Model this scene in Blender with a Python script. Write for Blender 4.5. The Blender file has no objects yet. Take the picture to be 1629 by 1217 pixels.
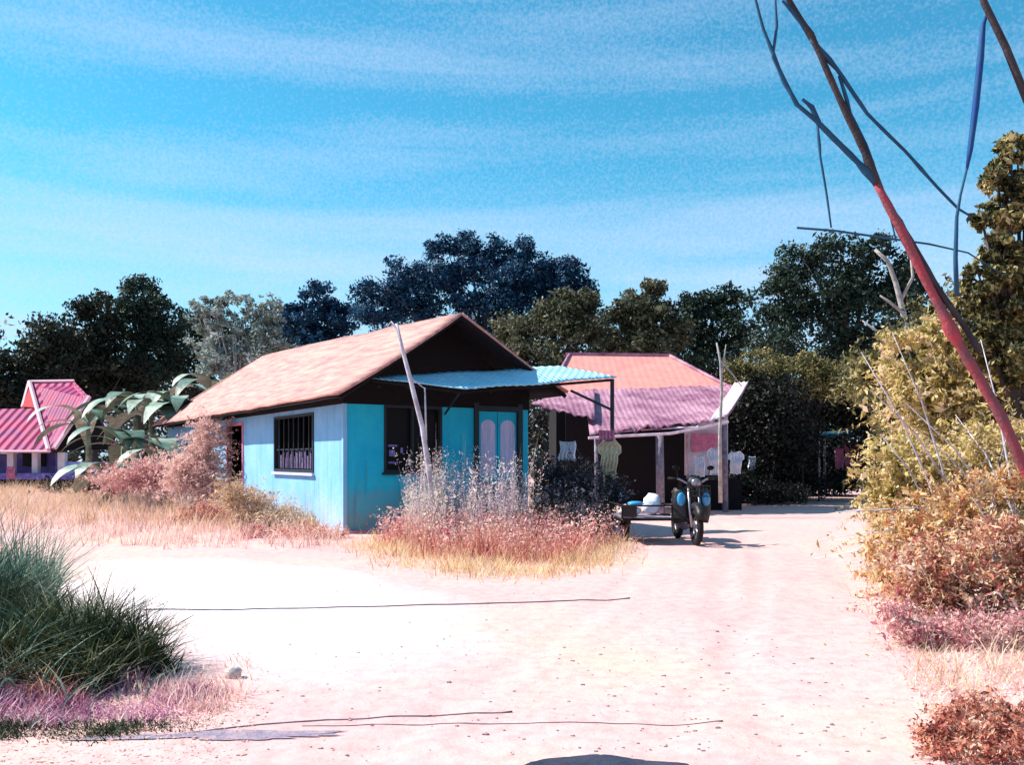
import bpy, math, random
import numpy as np
from mathutils import Vector, Matrix, noise as mnoise
random.seed(7); rng = np.random.default_rng(7)
S = bpy.context.scene
COL = S.collection
R = math.radians

# ---------------------------------------------------------------- camera, world, sun, exposure
F, HX, HY, CH = 1400.0, 814.5, 730.0, 1.5      # focal length (photo px), vanishing point, eye height
cd = bpy.data.cameras.new('camera'); cam = bpy.data.objects.new('camera', cd); COL.objects.link(cam)
cam.location = (0, 0, CH); cam.rotation_euler = (R(90), 0, 0)
cd.sensor_width = 36; cd.lens = 36*F/1629; cd.shift_y = (HY-608.5)/1629
cd.clip_start = .05; cd.clip_end = 3000
S.camera = cam
SUN_EL = 46.0
SD = Vector((-.98, .17, 0)).normalized()        # horizontal direction towards the sun
sd = Vector((SD.x*math.cos(R(SUN_EL)), SD.y*math.cos(R(SUN_EL)), math.sin(R(SUN_EL))))
sl = bpy.data.lights.new('sun', 'SUN'); sl.energy = 5.0; sl.angle = R(.6); sl.color = (1, .93, .86)
so = bpy.data.objects.new('sun', sl); COL.objects.link(so)
so.rotation_euler = sd.to_track_quat('Z', 'Y').to_euler(); so.location = sd*60
W = bpy.data.worlds.new('World'); S.world = W; W.use_nodes = True
def world():
    nt = W.node_tree; n = nt.nodes; L = nt.links; n.clear()
    out = n.new('ShaderNodeOutputWorld'); bg = n.new('ShaderNodeBackground'); bg.inputs[1].default_value = .078
    sky = n.new('ShaderNodeTexSky'); sky.sky_type = 'NISHITA'; sky.sun_disc = False
    sky.sun_elevation = R(SUN_EL); sky.sun_rotation = math.atan2(sd.x, sd.y)
    sky.ozone_density = 1.2; sky.air_density = 1.0; sky.dust_density = .6
    tint = n.new('ShaderNodeMix'); tint.data_type = 'RGBA'; tint.blend_type = 'MULTIPLY'; tint.inputs[0].default_value = 1
    tint.inputs[7].default_value = (.34, 1.26, 1.36, 1)
    L.new(sky.outputs[0], tint.inputs[6])
    tc = n.new('ShaderNodeTexCoord'); mp = n.new('ShaderNodeMapping')
    mp.inputs['Rotation'].default_value = (0, R(-5), 0); mp.inputs['Scale'].default_value = (1.0, 1.0, 11)
    L.new(tc.outputs['Generated'], mp.inputs[0])
    nz = n.new('ShaderNodeTexNoise'); nz.inputs['Scale'].default_value = 1.9; nz.inputs['Detail'].default_value = 3; nz.inputs['Roughness'].default_value = .45
    nz.inputs['Distortion'].default_value = .3
    L.new(mp.outputs[0], nz.inputs[0])
    rp = n.new('ShaderNodeValToRGB'); rp.color_ramp.elements[0].position = .40; rp.color_ramp.elements[1].position = .64
    L.new(nz.outputs[0], rp.inputs[0])
    # thicker thin cloud low down
    sp = n.new('ShaderNodeSeparateXYZ'); L.new(tc.outputs['Generated'], sp.inputs[0])
    lo = n.new('ShaderNodeMapRange'); lo.inputs[1].default_value = .02; lo.inputs[2].default_value = .34; lo.inputs[3].default_value = .72; lo.inputs[4].default_value = .0
    L.new(sp.outputs[2], lo.inputs[0])
    ad = n.new('ShaderNodeMath'); ad.operation = 'MULTIPLY_ADD'; ad.inputs[1].default_value = .30; ad.use_clamp = True
    L.new(rp.outputs[0], ad.inputs[0]); L.new(lo.outputs[0], ad.inputs[2])
    fz = n.new('ShaderNodeTexNoise'); fz.inputs['Scale'].default_value = 330; fz.inputs['Detail'].default_value = 2; L.new(tc.outputs['Generated'], fz.inputs[0])
    fr = n.new('ShaderNodeMapRange'); fr.inputs[1].default_value = .3; fr.inputs[2].default_value = .7; fr.inputs[3].default_value = -.11; fr.inputs[4].default_value = .11; L.new(fz.outputs[0], fr.inputs[0])
    a2 = n.new('ShaderNodeMath'); a2.operation = 'ADD'; a2.use_clamp = True; L.new(ad.outputs[0], a2.inputs[0]); L.new(fr.outputs[0], a2.inputs[1]); ad = a2
    cm = n.new('ShaderNodeMix'); cm.data_type = 'RGBA'; cm.inputs[7].default_value = (5.0, 6.0, 8.2, 1)
    L.new(ad.outputs[0], cm.inputs[0]); L.new(tint.outputs[2], cm.inputs[6])
    L.new(cm.outputs[2], bg.inputs[0]); L.new(bg.outputs[0], out.inputs[0])
world()
S.view_settings.view_transform = 'Standard'; S.view_settings.look = 'None'
S.view_settings.exposure = .85; S.view_settings.gamma = 1
S.render.resolution_x = 1024; S.render.resolution_y = 766
S.render.engine = 'CYCLES'
S.cycles.max_bounces = 5; S.cycles.diffuse_bounces = 3; S.cycles.transparent_max_bounces = 4

def P(px, py, Y):                                # a photo pixel at distance Y -> world point
    return Vector(((px-HX)/F*Y, Y, CH-(py-HY)/F*Y))

# ---------------------------------------------------------------- materials
def mat(name, col, rough=.8, var=None, scale=6, detail=4, bump=0, bscale=30, metal=0, spec=.2, stretch=None):
    m = bpy.data.materials.new(name); m.use_nodes = True; nt = m.node_tree; n = nt.nodes; L = nt.links
    b = n['Principled BSDF']; b.inputs['Roughness'].default_value = rough; b.inputs['Metallic'].default_value = metal
    b.inputs['Specular IOR Level'].default_value = spec
    b.inputs['Base Color'].default_value = (*col, 1)
    tc = n.new('ShaderNodeTexCoord'); mp = n.new('ShaderNodeMapping'); L.new(tc.outputs['Object'], mp.inputs[0])
    if stretch: mp.inputs['Scale'].default_value = stretch
    if var:
        nz = n.new('ShaderNodeTexNoise'); nz.inputs['Scale'].default_value = scale; nz.inputs['Detail'].default_value = detail; nz.inputs['Roughness'].default_value = .65
        L.new(mp.outputs[0], nz.inputs[0])
        rp = n.new('ShaderNodeValToRGB'); e = rp.color_ramp.elements
        e[0].position = .35; e[0].color = (*var, 1); e[1].position = .65; e[1].color = (*col, 1)
        L.new(nz.outputs[0], rp.inputs[0]); L.new(rp.outputs[0], b.inputs['Base Color'])
    if bump:
        nb = n.new('ShaderNodeTexNoise'); nb.inputs['Scale'].default_value = bscale; nb.inputs['Detail'].default_value = 5
        L.new(mp.outputs[0], nb.inputs[0])
        bp = n.new('ShaderNodeBump'); bp.inputs['Strength'].default_value = bump; bp.inputs['Distance'].default_value = .03
        L.new(nb.outputs[0], bp.inputs['Height']); L.new(bp.outputs[0], b.inputs['Normal'])
    return m
def leafmat(name, cols, trans=.25, scale=.8, rough=.55, pos=None):
    """leaf colours picked per leaf, with a slow drift through the plant"""
    m = bpy.data.materials.new(name); m.use_nodes = True; nt = m.node_tree; n = nt.nodes; L = nt.links
    b = n['Principled BSDF']; b.inputs['Roughness'].default_value = rough; b.inputs['Specular IOR Level'].default_value = .25
    g = n.new('ShaderNodeNewGeometry'); tc = n.new('ShaderNodeTexCoord')
    nz = n.new('ShaderNodeTexNoise'); nz.inputs['Scale'].default_value = scale; nz.inputs['Detail'].default_value = 2
    L.new(tc.outputs['Object'], nz.inputs[0])
    ma = n.new('ShaderNodeMath'); ma.operation = 'MULTIPLY_ADD'; ma.inputs[1].default_value = .6
    L.new(g.outputs['Random Per Island'], ma.inputs[0])
    m2 = n.new('ShaderNodeMapRange'); m2.inputs[1].default_value = .3; m2.inputs[2].default_value = .7; m2.inputs[4].default_value = .4
    L.new(nz.outputs[0], m2.inputs[0]); L.new(m2.outputs[0], ma.inputs[2])
    rp = n.new('ShaderNodeValToRGB'); e = rp.color_ramp.elements
    k = len(cols)
    while len(e) < k: e.new(.5)
    for i, c in enumerate(cols):
        e[i].position = pos[i] if pos else .12+.76*i/(k-1); e[i].color = (*c, 1)
    L.new(ma.outputs[0], rp.inputs[0]); L.new(rp.outputs[0], b.inputs['Base Color'])
    tr = n.new('ShaderNodeBsdfTranslucent'); L.new(rp.outputs[0], tr.inputs[0])
    mx = n.new('ShaderNodeMixShader'); mx.inputs[0].default_value = trans
    L.new(b.outputs[0], mx.inputs[1]); L.new(tr.outputs[0], mx.inputs[2]); L.new(mx.outputs[0], n['Material Output'].inputs[0])
    return m
def corrugated(name, col, var, period, axis='X', rough=.6, bump=.6, scale=3):
    m = mat(name, col, rough, var, scale, 6); nt = m.node_tree; n = nt.nodes; L = nt.links
    tc = n.new('ShaderNodeTexCoord'); wv = n.new('ShaderNodeTexWave'); wv.bands_direction = axis
    wv.inputs['Scale'].default_value = 1/period/3.1416*1.0; wv.inputs['Distortion'].default_value = .9
    L.new(tc.outputs['Object'], wv.inputs[0])
    bp = n.new('ShaderNodeBump'); bp.inputs['Strength'].default_value = bump; bp.inputs['Distance'].default_value = .05
    L.new(wv.outputs[1], bp.inputs['Height']); L.new(bp.outputs[0], n['Principled BSDF'].inputs['Normal'])
    return m
M = {}
def dirty(m, col=(.34, .19, .15), top=.75, amt=.8):
    """rain-splashed dirt and stains low on a wall, streaks under the eave"""
    nt = m.node_tree; n = nt.nodes; L = nt.links; b = n['Principled BSDF']; src = b.inputs['Base Color'].links[0].from_socket
    tc = n.new('ShaderNodeTexCoord'); sp = n.new('ShaderNodeSeparateXYZ'); L.new(tc.outputs['Object'], sp.inputs[0])
    nz = n.new('ShaderNodeTexNoise'); nz.inputs['Scale'].default_value = 3.5; nz.inputs['Detail'].default_value = 6; nz.inputs['Roughness'].default_value = .7; L.new(tc.outputs['Object'], nz.inputs[0])
    ma = n.new('ShaderNodeMath'); ma.operation = 'MULTIPLY_ADD'; ma.inputs[1].default_value = -1.6; L.new(nz.outputs[0], ma.inputs[0]); L.new(sp.outputs[2], ma.inputs[2])
    mr = n.new('ShaderNodeMapRange'); mr.inputs[1].default_value = top-1.25; mr.inputs[2].default_value = top-.55; mr.inputs[3].default_value = amt; mr.inputs[4].default_value = 0; L.new(ma.outputs[0], mr.inputs[0])
    mx = n.new('ShaderNodeMix'); mx.data_type = 'RGBA'; mx.inputs[7].default_value = (*col, 1); L.new(mr.outputs[0], mx.inputs[0]); L.new(src, mx.inputs[6])
    mp = n.new('ShaderNodeMapping'); mp.inputs['Scale'].default_value = (7, 7, .5); L.new(tc.outputs['Object'], mp.inputs[0])
    n2 = n.new('ShaderNodeTexNoise'); n2.inputs['Scale'].default_value = 1; n2.inputs['Detail'].default_value = 5; L.new(mp.outputs[0], n2.inputs[0])
    r2 = n.new('ShaderNodeMapRange'); r2.inputs[1].default_value = .56; r2.inputs[2].default_value = .72; r2.inputs[4].default_value = .35; L.new(n2.outputs[0], r2.inputs[0])
    m2 = n.new('ShaderNodeMix'); m2.data_type = 'RGBA'; m2.inputs[7].default_value = (.05, .16, .22, 1); L.new(r2.outputs[0], m2.inputs[0]); L.new(mx.outputs[2], m2.inputs[6])
    L.new(m2.outputs[2], b.inputs['Base Color'])
M['teal'] = mat('teal_paint', (.006, .40, .64), .7, (.02, .50, .66), 1.6, 6, .25, 12)
M['sidewall'] = mat('faded_blue_paint', (.25, .49, .74), .75, (.17, .42, .68), 1.2, 5, .25, 10)  # the teal paint again, with the sunlight on this side mixed into its colour
dirty(M['teal'], (.20, .30, .30)); dirty(M['sidewall'], (.50, .44, .42), .6, .45)
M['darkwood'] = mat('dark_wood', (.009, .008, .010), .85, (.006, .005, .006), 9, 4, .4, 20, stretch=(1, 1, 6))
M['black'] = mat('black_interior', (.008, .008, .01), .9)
M['thatch'] = mat('pink_sheet_roof', (.60, .34, .28), .9, (.38, .17, .17), 3.2, 9, .9, 12, stretch=(2.6, .35, 1))
M['awning'] = corrugated('pale_blue_awning', (.42, .72, .88), (.30, .62, .80), .1, 'X')
M['frame'] = mat('dark_frame', (.02, .03, .04), .6)
M['curtain'] = mat('white_curtain', (.60, .58, .80), .9, (.42, .42, .68), 5, 3, .3, 18, stretch=(6, 6, .6))
M['sidecurtain'] = mat('dull_curtain', (.16, .12, .24), .9, (.05, .04, .09), 9, 4, .3, 18)
M['glass'] = mat('dark_glass', (.004, .004, .006), .4, spec=.15)
M['cream'] = mat('pale_paint', (.72, .66, .72), .8, (.55, .52, .60), 3, 5, .2)
M['salmon'] = corrugated('salmon_roof', (.72, .28, .23), (.62, .22, .20), .25, 'X', bump=.12)
M['rust'] = corrugated('mauve_rusty_sheet', (.46, .24, .31), (.20, .07, .13), .16, 'X', scale=1.1, bump=.3)
M['edge'] = mat('pale_sheet_edge', (.72, .62, .68), .7, (.5, .35, .45), 6)
M['magenta'] = corrugated('magenta_tiles', (.36, .006, .08), (.17, .012, .11), .42, 'X', bump=1, scale=1.4)
M['trim'] = mat('pale_trim', (.75, .48, .55), .8)
M['purple'] = mat('violet_paint', (.22, .20, .50), .8, (.14, .10, .36), 3)
M['bluewall'] = mat('blue_wall', (.30, .42, .80), .8, (.2, .3, .7), 3)
M['bark'] = mat('bark', (.10, .075, .07), .9, (.05, .04, .035), 8, 5, .6, 25)
M['bark2'] = mat('dark_bark', (.04, .032, .03), .9)
M['palebark'] = mat('pale_bark', (.45, .42, .40), .85, (.25, .23, .22), 8, 5, .5, 25)
M['redbark'] = mat('reddish_bark', (.40, .05, .07), .8, (.12, .07, .08), 2.6, 5, .5, 25)
M['greybark'] = mat('grey_stick', (.055, .045, .05), .85, (.03, .025, .03), 5, 4, .4, 30)
M['bluegrey'] = mat('bluish_twig', (.02, .08, .15), .8, (.015, .05, .10), 5)
M['bluestrip'] = mat('blue_strip', (.01, .04, .20), .7, (.01, .07, .18), 5)
M['post'] = mat('weathered_post', (.30, .25, .30), .9, (.14, .11, .14), 7, 4, .5, 25)
M['whitestick'] = mat('pale_stick', (.60, .60, .66), .8, (.32, .26, .32), 4, 4, .3)
M['rubber'] = mat('rubber', (.012, .011, .012), .8, bump=.4, bscale=60)
M['metal'] = mat('worn_metal', (.35, .33, .38), .35, metal=.8)
M['blackplastic'] = mat('black_panel', (.010, .010, .012), .5, (.02, .016, .018), 12, 4, .2, spec=.3)
M['bluepaint'] = mat('blue_fairing', (.03, .30, .60), .3, spec=.5)
M['white'] = mat('white_cloth', (.78, .80, .86), .85, (.55, .62, .78), 8, 3, .5, 14)
M['creamcloth'] = mat('cream_cloth', (.78, .66, .44), .85, (.5, .42, .3), 12, 3, .5, 14)
M['redcloth'] = mat('red_cloth', (.62, .07, .05), .85, (.4, .05, .08), 7, 3, .4, 14)
M['pinkcloth'] = mat('pink_cloth', (.70, .26, .38), .85, (.5, .15, .28), 7, 3, .4, 14)
M['tarp'] = mat('blue_tarp', (.04, .14, .20), .6, (.02, .08, .12), 5, 3, .4, 10)
M['cable'] = mat('cable', (.24, .18, .22), .8, (.12, .09, .12), 6)
M['stone'] = mat('stone', (.62, .55, .50), .9, (.45, .36, .34), 14, 4, .4)
M['pebble'] = mat('pebble', (.50, .38, .38), .9, (.32, .24, .25), 3)
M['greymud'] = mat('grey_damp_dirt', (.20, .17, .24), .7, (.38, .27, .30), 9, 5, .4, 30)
M['mud'] = mat('wet_mud', (.018, .018, .035), .25, (.04, .04, .06), 6, 4, .3, 30, spec=.5)

# ---------------------------------------------------------------- mesh helpers
def tag(o, label=None, cat=None, group=None, kind=None):
    if label: o['label'] = label
    if cat: o['category'] = cat
    if group: o['group'] = group
    if kind: o['kind'] = kind
    return o
def empty(name, loc=(0, 0, 0), rz=0, **k):
    o = bpy.data.objects.new(name, None); COL.objects.link(o); o.location = loc; o.rotation_euler = (0, 0, rz)
    o.empty_display_size = .2
    return tag(o, **k)
def npmesh(name, V, Fq, m, parent=None, smooth=False):
    V = np.asarray(V, dtype=np.float32); Fq = np.asarray(Fq, dtype=np.int32)
    me = bpy.data.meshes.new(name); k = Fq.shape[1]
    me.vertices.add(len(V)); me.vertices.foreach_set('co', V.ravel())
    me.loops.add(Fq.size); me.loops.foreach_set('vertex_index', Fq.ravel())
    me.polygons.add(len(Fq)); me.polygons.foreach_set('loop_start', np.arange(0, Fq.size, k, dtype=np.int32))
    try: me.polygons.foreach_set('loop_total', np.full(len(Fq), k, dtype=np.int32))
    except Exception: pass
    if smooth: me.polygons.foreach_set('use_smooth', np.ones(len(Fq), dtype=bool))
    me.update(calc_edges=True); me.validate()
    me.materials.append(m)
    o = bpy.data.objects.new(name, me); COL.objects.link(o)
    if parent: o.parent = parent
    return o
class MB:
    def __init__(s): s.v = []; s.f = []
    def add(s, v, f):
        b = len(s.v); s.v += [tuple(q) for q in v]; s.f += [tuple(i+b for i in q) for q in f]; return s
    def box(s, a, b):
        x0, y0, z0 = a; x1, y1, z1 = b
        return s.add([(x0,y0,z0),(x1,y0,z0),(x1,y1,z0),(x0,y1,z0),(x0,y0,z1),(x1,y0,z1),(x1,y1,z1),(x0,y1,z1)],
                     [(0,3,2,1),(4,5,6,7),(0,1,5,4),(1,2,6,5),(2,3,7,6),(3,0,4,7)])
    def slab(s, pts, th):
        """a sheet through pts, th thick along its own normal"""
        p = [Vector(q) for q in pts]; nrm = (p[1]-p[0]).cross(p[2]-p[0]).normalized()*th; k = len(p)
        return s.add(p+[q-nrm for q in p], [tuple(range(k)), tuple(range(2*k-1, k-1, -1))]+[(i, i+k, (i+1) % k+k, (i+1) % k) for i in range(k)])
    def tube(s, pts, rad, n=8, cap=True):
        pts = [Vector(p) for p in pts]
        if not isinstance(rad, (list, tuple)): rad = [rad]*len(pts)
        b = len(s.v); prev = None
        for i, p in enumerate(pts):
            d = (pts[min(i+1, len(pts)-1)]-pts[max(i-1, 0)]).normalized()
            if prev is None:
                a = d.cross(Vector((0, 0, 1)) if abs(d.z) < .9 else Vector((1, 0, 0))).normalized()
            else: a = (prev-d*prev.dot(d)).normalized()
            prev = a; c = d.cross(a)
            for j in range(n):
                t = 2*math.pi*j/n; s.v.append(tuple(p+(a*math.cos(t)+c*math.sin(t))*rad[i]))
        for i in range(len(pts)-1):
            for j in range(n):
                s.f.append((b+i*n+j, b+i*n+(j+1) % n, b+(i+1)*n+(j+1) % n, b+(i+1)*n+j))
        if cap:
            s.f.append(tuple(b+j for j in range(n))[::-1]); s.f.append(tuple(b+(len(pts)-1)*n+j for j in range(n)))
        return s
    def torus(s, c, Rr, r, n=28, k=10, sx=1):     # axis along x
        b = len(s.v)
        for i in range(n):
            t = 2*math.pi*i/n
            for j in range(k):
                u = 2*math.pi*j/k; q = Rr+r*math.cos(u)
                s.v.append((c[0]+r*sx*math.sin(u), c[1]+q*math.cos(t), c[2]+q*math.sin(t)))
        for i in range(n):
            for j in range(k):
                s.f.append((b+i*k+j, b+i*k+(j+1) % k, b+((i+1) % n)*k+(j+1) % k, b+((i+1) % n)*k+j))
        return s
    def ball(s, c, r, n=10, k=14, wob=0, seed=0):
        b = len(s.v); r = (r, r, r) if not isinstance(r, (tuple, list)) else r
        for i in range(n+1):
            t = math.pi*i/n
            for j in range(k):
                u = 2*math.pi*j/k; d = Vector((math.sin(t)*math.cos(u), math.sin(t)*math.sin(u), math.cos(t)))
                w = 1+wob*mnoise.noise(d*1.7+Vector((seed, seed*2.1, 0)))
                s.v.append((c[0]+d.x*r[0]*w, c[1]+d.y*r[1]*w, c[2]+d.z*r[2]*w))
        for i in range(n):
            for j in range(k): s.f.append((b+i*k+j, b+(i+1)*k+j, b+(i+1)*k+(j+1) % k, b+i*k+(j+1) % k))
        return s
    def build(s, name, m, parent=None, smooth=False, bevel=0):
        me = bpy.data.meshes.new(name); me.from_pydata(s.v, [], s.f); me.validate(); me.update(); me.materials.append(m)
        if smooth: me.polygons.foreach_set('use_smooth', [True]*len(me.polygons))
        o = bpy.data.objects.new(name, me); COL.objects.link(o)
        if parent: o.parent = parent
        if bevel:
            bv = o.modifiers.new('bevel', 'BEVEL'); bv.width = bevel; bv.segments = 2; bv.limit_method = 'ANGLE'
        return o
def unit(a): return a/np.maximum(np.linalg.norm(a, axis=-1, keepdims=True), 1e-9)
def leaves(C, size, asp=.45, droop=0.0, up=None):
    """rhombic leaves at the points C -> verts, quads"""
    n = len(C); d = rng.normal(size=(n, 3)); d[:, 2] -= droop; d = unit(d)
    q = unit(np.cross(d, rng.normal(size=(n, 3)))); nn = np.cross(d, q)
    s = (size*rng.uniform(.5, 1.0, n)*(1+.9*(rng.random(n) < .12)))[:, None]
    V = np.stack([C-d*s*.5, C+q*s*asp*.5+nn*s*.08, C+d*s*.5, C-q*s*asp*.5+nn*s*.08], 1).reshape(-1, 3)
    return V, np.arange(4*n).reshape(n, 4)
def blob_points(blobs, n, sub=.28, fill=.75):
    """blobs: (x,y,z,rx,ry,rz). Sub-clumps scattered through each blob, leaves scattered round the sub-clumps."""
    vol = np.array([b[3]*b[5] for b in blobs]); vol = vol/vol.sum(); out = []
    for b, w in zip(blobs, vol):
        c = np.array(b[:3]); r = np.array(b[3:]); k = max(6, int(44*fill))
        d = unit(rng.normal(size=(k, 3)))*(rng.uniform(.15, 1, (k, 1))**.45)
        cc = c+d*r*.92; cr = sub*r.mean()*rng.uniform(.6, 1.5, k); m = int(n*w)
        idx = rng.choice(k, m, p=cr**2/(cr**2).sum())
        dd = unit(rng.normal(size=(m, 3)))*(rng.uniform(0, 1, (m, 1))**.5)
        out.append(cc[idx]+dd*cr[idx][:, None]*np.array([1.15, 1.15, .8]))
    return np.concatenate(out)
def pxblobs(Y, lst, depth=.8):
    o = []
    for b in lst:
        px, py, rx, ry = b[:4]; y = Y+(b[4] if len(b) > 4 else 0); p = P(px, py, y); sc = y/F
        o.append((p.x, p.y, p.z, rx*sc, max(rx, ry)*sc*depth, ry*sc))
    return o
def plant(name, crown_name, trunk_name, Y, blobs, n, size, lm, bm, label, cat, group=None, base=None, r0=.25, asp=.5, droop=0, sub=.36, depth=.8, limbs=10, trunk_to=.6, forks=None):
    B = pxblobs(Y, blobs, depth)
    cx = sum(b[0]*b[3] for b in B)/sum(b[3] for b in B)
    bx, by = base if base else (cx, Y)
    root = empty(name, (bx, by, 0), label=label, cat=cat, group=group)
    V, Q = leaves(blob_points(B, n, sub), size, asp, droop); V = V-np.array([bx, by, 0])
    V[:, 2] = np.maximum(V[:, 2], .02)
    npmesh(crown_name, V, Q, lm, root)
    mb = MB(); top = max(b[2]+b[5] for b in B); lo = min(b[2]-b[5] for b in B); hh = lo+(top-lo)*trunk_to
    p0 = Vector((0, 0, -.1)); p3 = Vector((cx-bx, 0, hh)); ps = []
    for i in range(6):
        t = i/5; ps.append(p0.lerp(p3, t)+Vector((math.sin(t*5+bx)*.04*hh*t*(1-t)*2, math.cos(t*4+bx)*.03*hh*t, 0)))
    mb.tube(ps, [r0*(1-.7*i/5) for i in range(6)], 8)
    for i in range(limbs):
        b = B[i % len(B)]; tgt = Vector((b[0]-bx, b[1]-by, b[2]))+Vector(rng.normal(size=3)*np.array(b[3:])*.35)
        s0 = ps[2+i % 3]; mid = s0.lerp(tgt, .5)+Vector((0, 0, .08*(tgt-s0).length))
        mb.tube([s0, mid, tgt], [r0*.38, r0*.22, r0*.07], 6)
    mb.build(trunk_name, bm, root, True)
    return root
def blades(name, base, length, lean, width, m, parent=None, curl=.6, seg=3, dirn=None, vary=True):
    """curved tapering ribbons rising from base points"""
    n = len(base); az = rng.uniform(0, 2*np.pi, n) if dirn is None else dirn
    if vary: length = length*(.85+.4*np.sin(2.3*base[:, 0]+1.1*base[:, 1])*np.sin(1.9*base[:, 1]-1.3*base[:, 0]+1)+.25*np.sin(7*base[:, 0]+3*base[:, 1])*np.sin(5*base[:, 1]-2*base[:, 0]))
    d = np.stack([np.cos(az), np.sin(az), np.zeros(n)], 1); s = np.stack([-np.sin(az), np.cos(az), np.zeros(n)], 1)
    tw = rng.uniform(0, 2*np.pi, n); w = (np.stack([np.cos(tw), np.sin(tw), np.zeros(n)], 1))
    Vs = []
    for i in range(seg+1):
        t = i/seg
        h = (length*t*(1-.45*curl*lean*t))[:, None]; o = (length*lean*(t**1.6))[:, None]
        c = base+d*o+np.array([0, 0, 1])*h
        wi = (width*(1-t*.92))[:, None]*.5
        Vs += [c-w*wi, c+w*wi]
    V = np.stack(Vs, 1).reshape(-1, 3); k = 2*(seg+1)
    b = np.arange(n)[:, None, None]*k
    q = np.array([[2*i, 2*i+1, 2*i+3, 2*i+2] for i in range(seg)])[None]
    return npmesh(name, V, (b+q).reshape(-1, 4), m, parent)

def spray_shrub(name, Y, blobs, nst, k, size, lm, bm, label, cat='shrub', group=None, base=None, asp=.4, L0=(.5, 1.3), depth=.9, jit=.03, wst=.012, spread=.9, droop=.55):
    """arching stems fanning out of every blob with leaves set along them"""
    B = pxblobs(Y, blobs, depth); bx, by = base if base else (sum(b[0] for b in B)/len(B), Y)
    root = empty(name, (bx, by, 0), label=label, cat=cat, group=group)
    vol = np.array([b[3]*b[5] for b in B]); idx = rng.choice(len(B), nst, p=vol/vol.sum()); A = np.array(B)[idx]
    rr = A[:, 3:]; st = A[:, :3]+rng.normal(size=(nst, 3))*rr*.38; st[:, 2] -= rr[:, 2]*.35; st[:, 2] = np.maximum(st[:, 2], .02)
    az = rng.uniform(0, 2*np.pi, nst); el = rng.uniform(.15, 1.35, nst); d = np.stack([np.cos(az)*np.cos(el)*spread, np.sin(az)*np.cos(el)*spread, np.sin(el)], 1)
    ln = rr.mean(1)*rng.uniform(*L0, nst); dr = ln*droop*rng.uniform(.3, 1.2, nst)
    def pt(i, t): return st[i]+d[i]*(ln[i]*t)[:, None]-np.array([0, 0, 1])*(dr[i]*t*t)[:, None]
    i = np.repeat(np.arange(nst), k); t = rng.uniform(.12, 1.0, nst*k)
    C = pt(i, t)+rng.normal(size=(nst*k, 3))*jit; C[:, 2] = np.maximum(C[:, 2], .015)
    V, Q = leaves(C-np.array([bx, by, 0]), size, asp, .3); npmesh('foliage', V, Q, lm, root)
    a = np.arange(nst); Vs = []; sg = 5; w = rng.normal(size=(nst, 3)); w[:, 2] *= .2; w = unit(w)
    for j in range(sg+1):
        c = pt(a, np.full(nst, j/sg))-np.array([bx, by, 0]); h = w*(wst*(1-.8*j/sg))*.5; Vs += [c-h, c+h]
    V = np.stack(Vs, 1).reshape(-1, 3); q = np.array([[2*j, 2*j+1, 2*j+3, 2*j+2] for j in range(sg)])[None]
    npmesh('twigs', V, (np.arange(nst)[:, None, None]*(2*sg+2)+q).reshape(-1, 4), bm, root)
    mb = MB()
    for b in B[:14]:
        p = Vector((b[0]-bx, b[1]-by, b[2])); mb.tube([(p.x*.25, p.y*.25, -.05), (p.x*.6, p.y*.6, p.z*.55), p], [.03, .022, .010], 6)
    mb.build('stems', bm, root, True)
    return root

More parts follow.
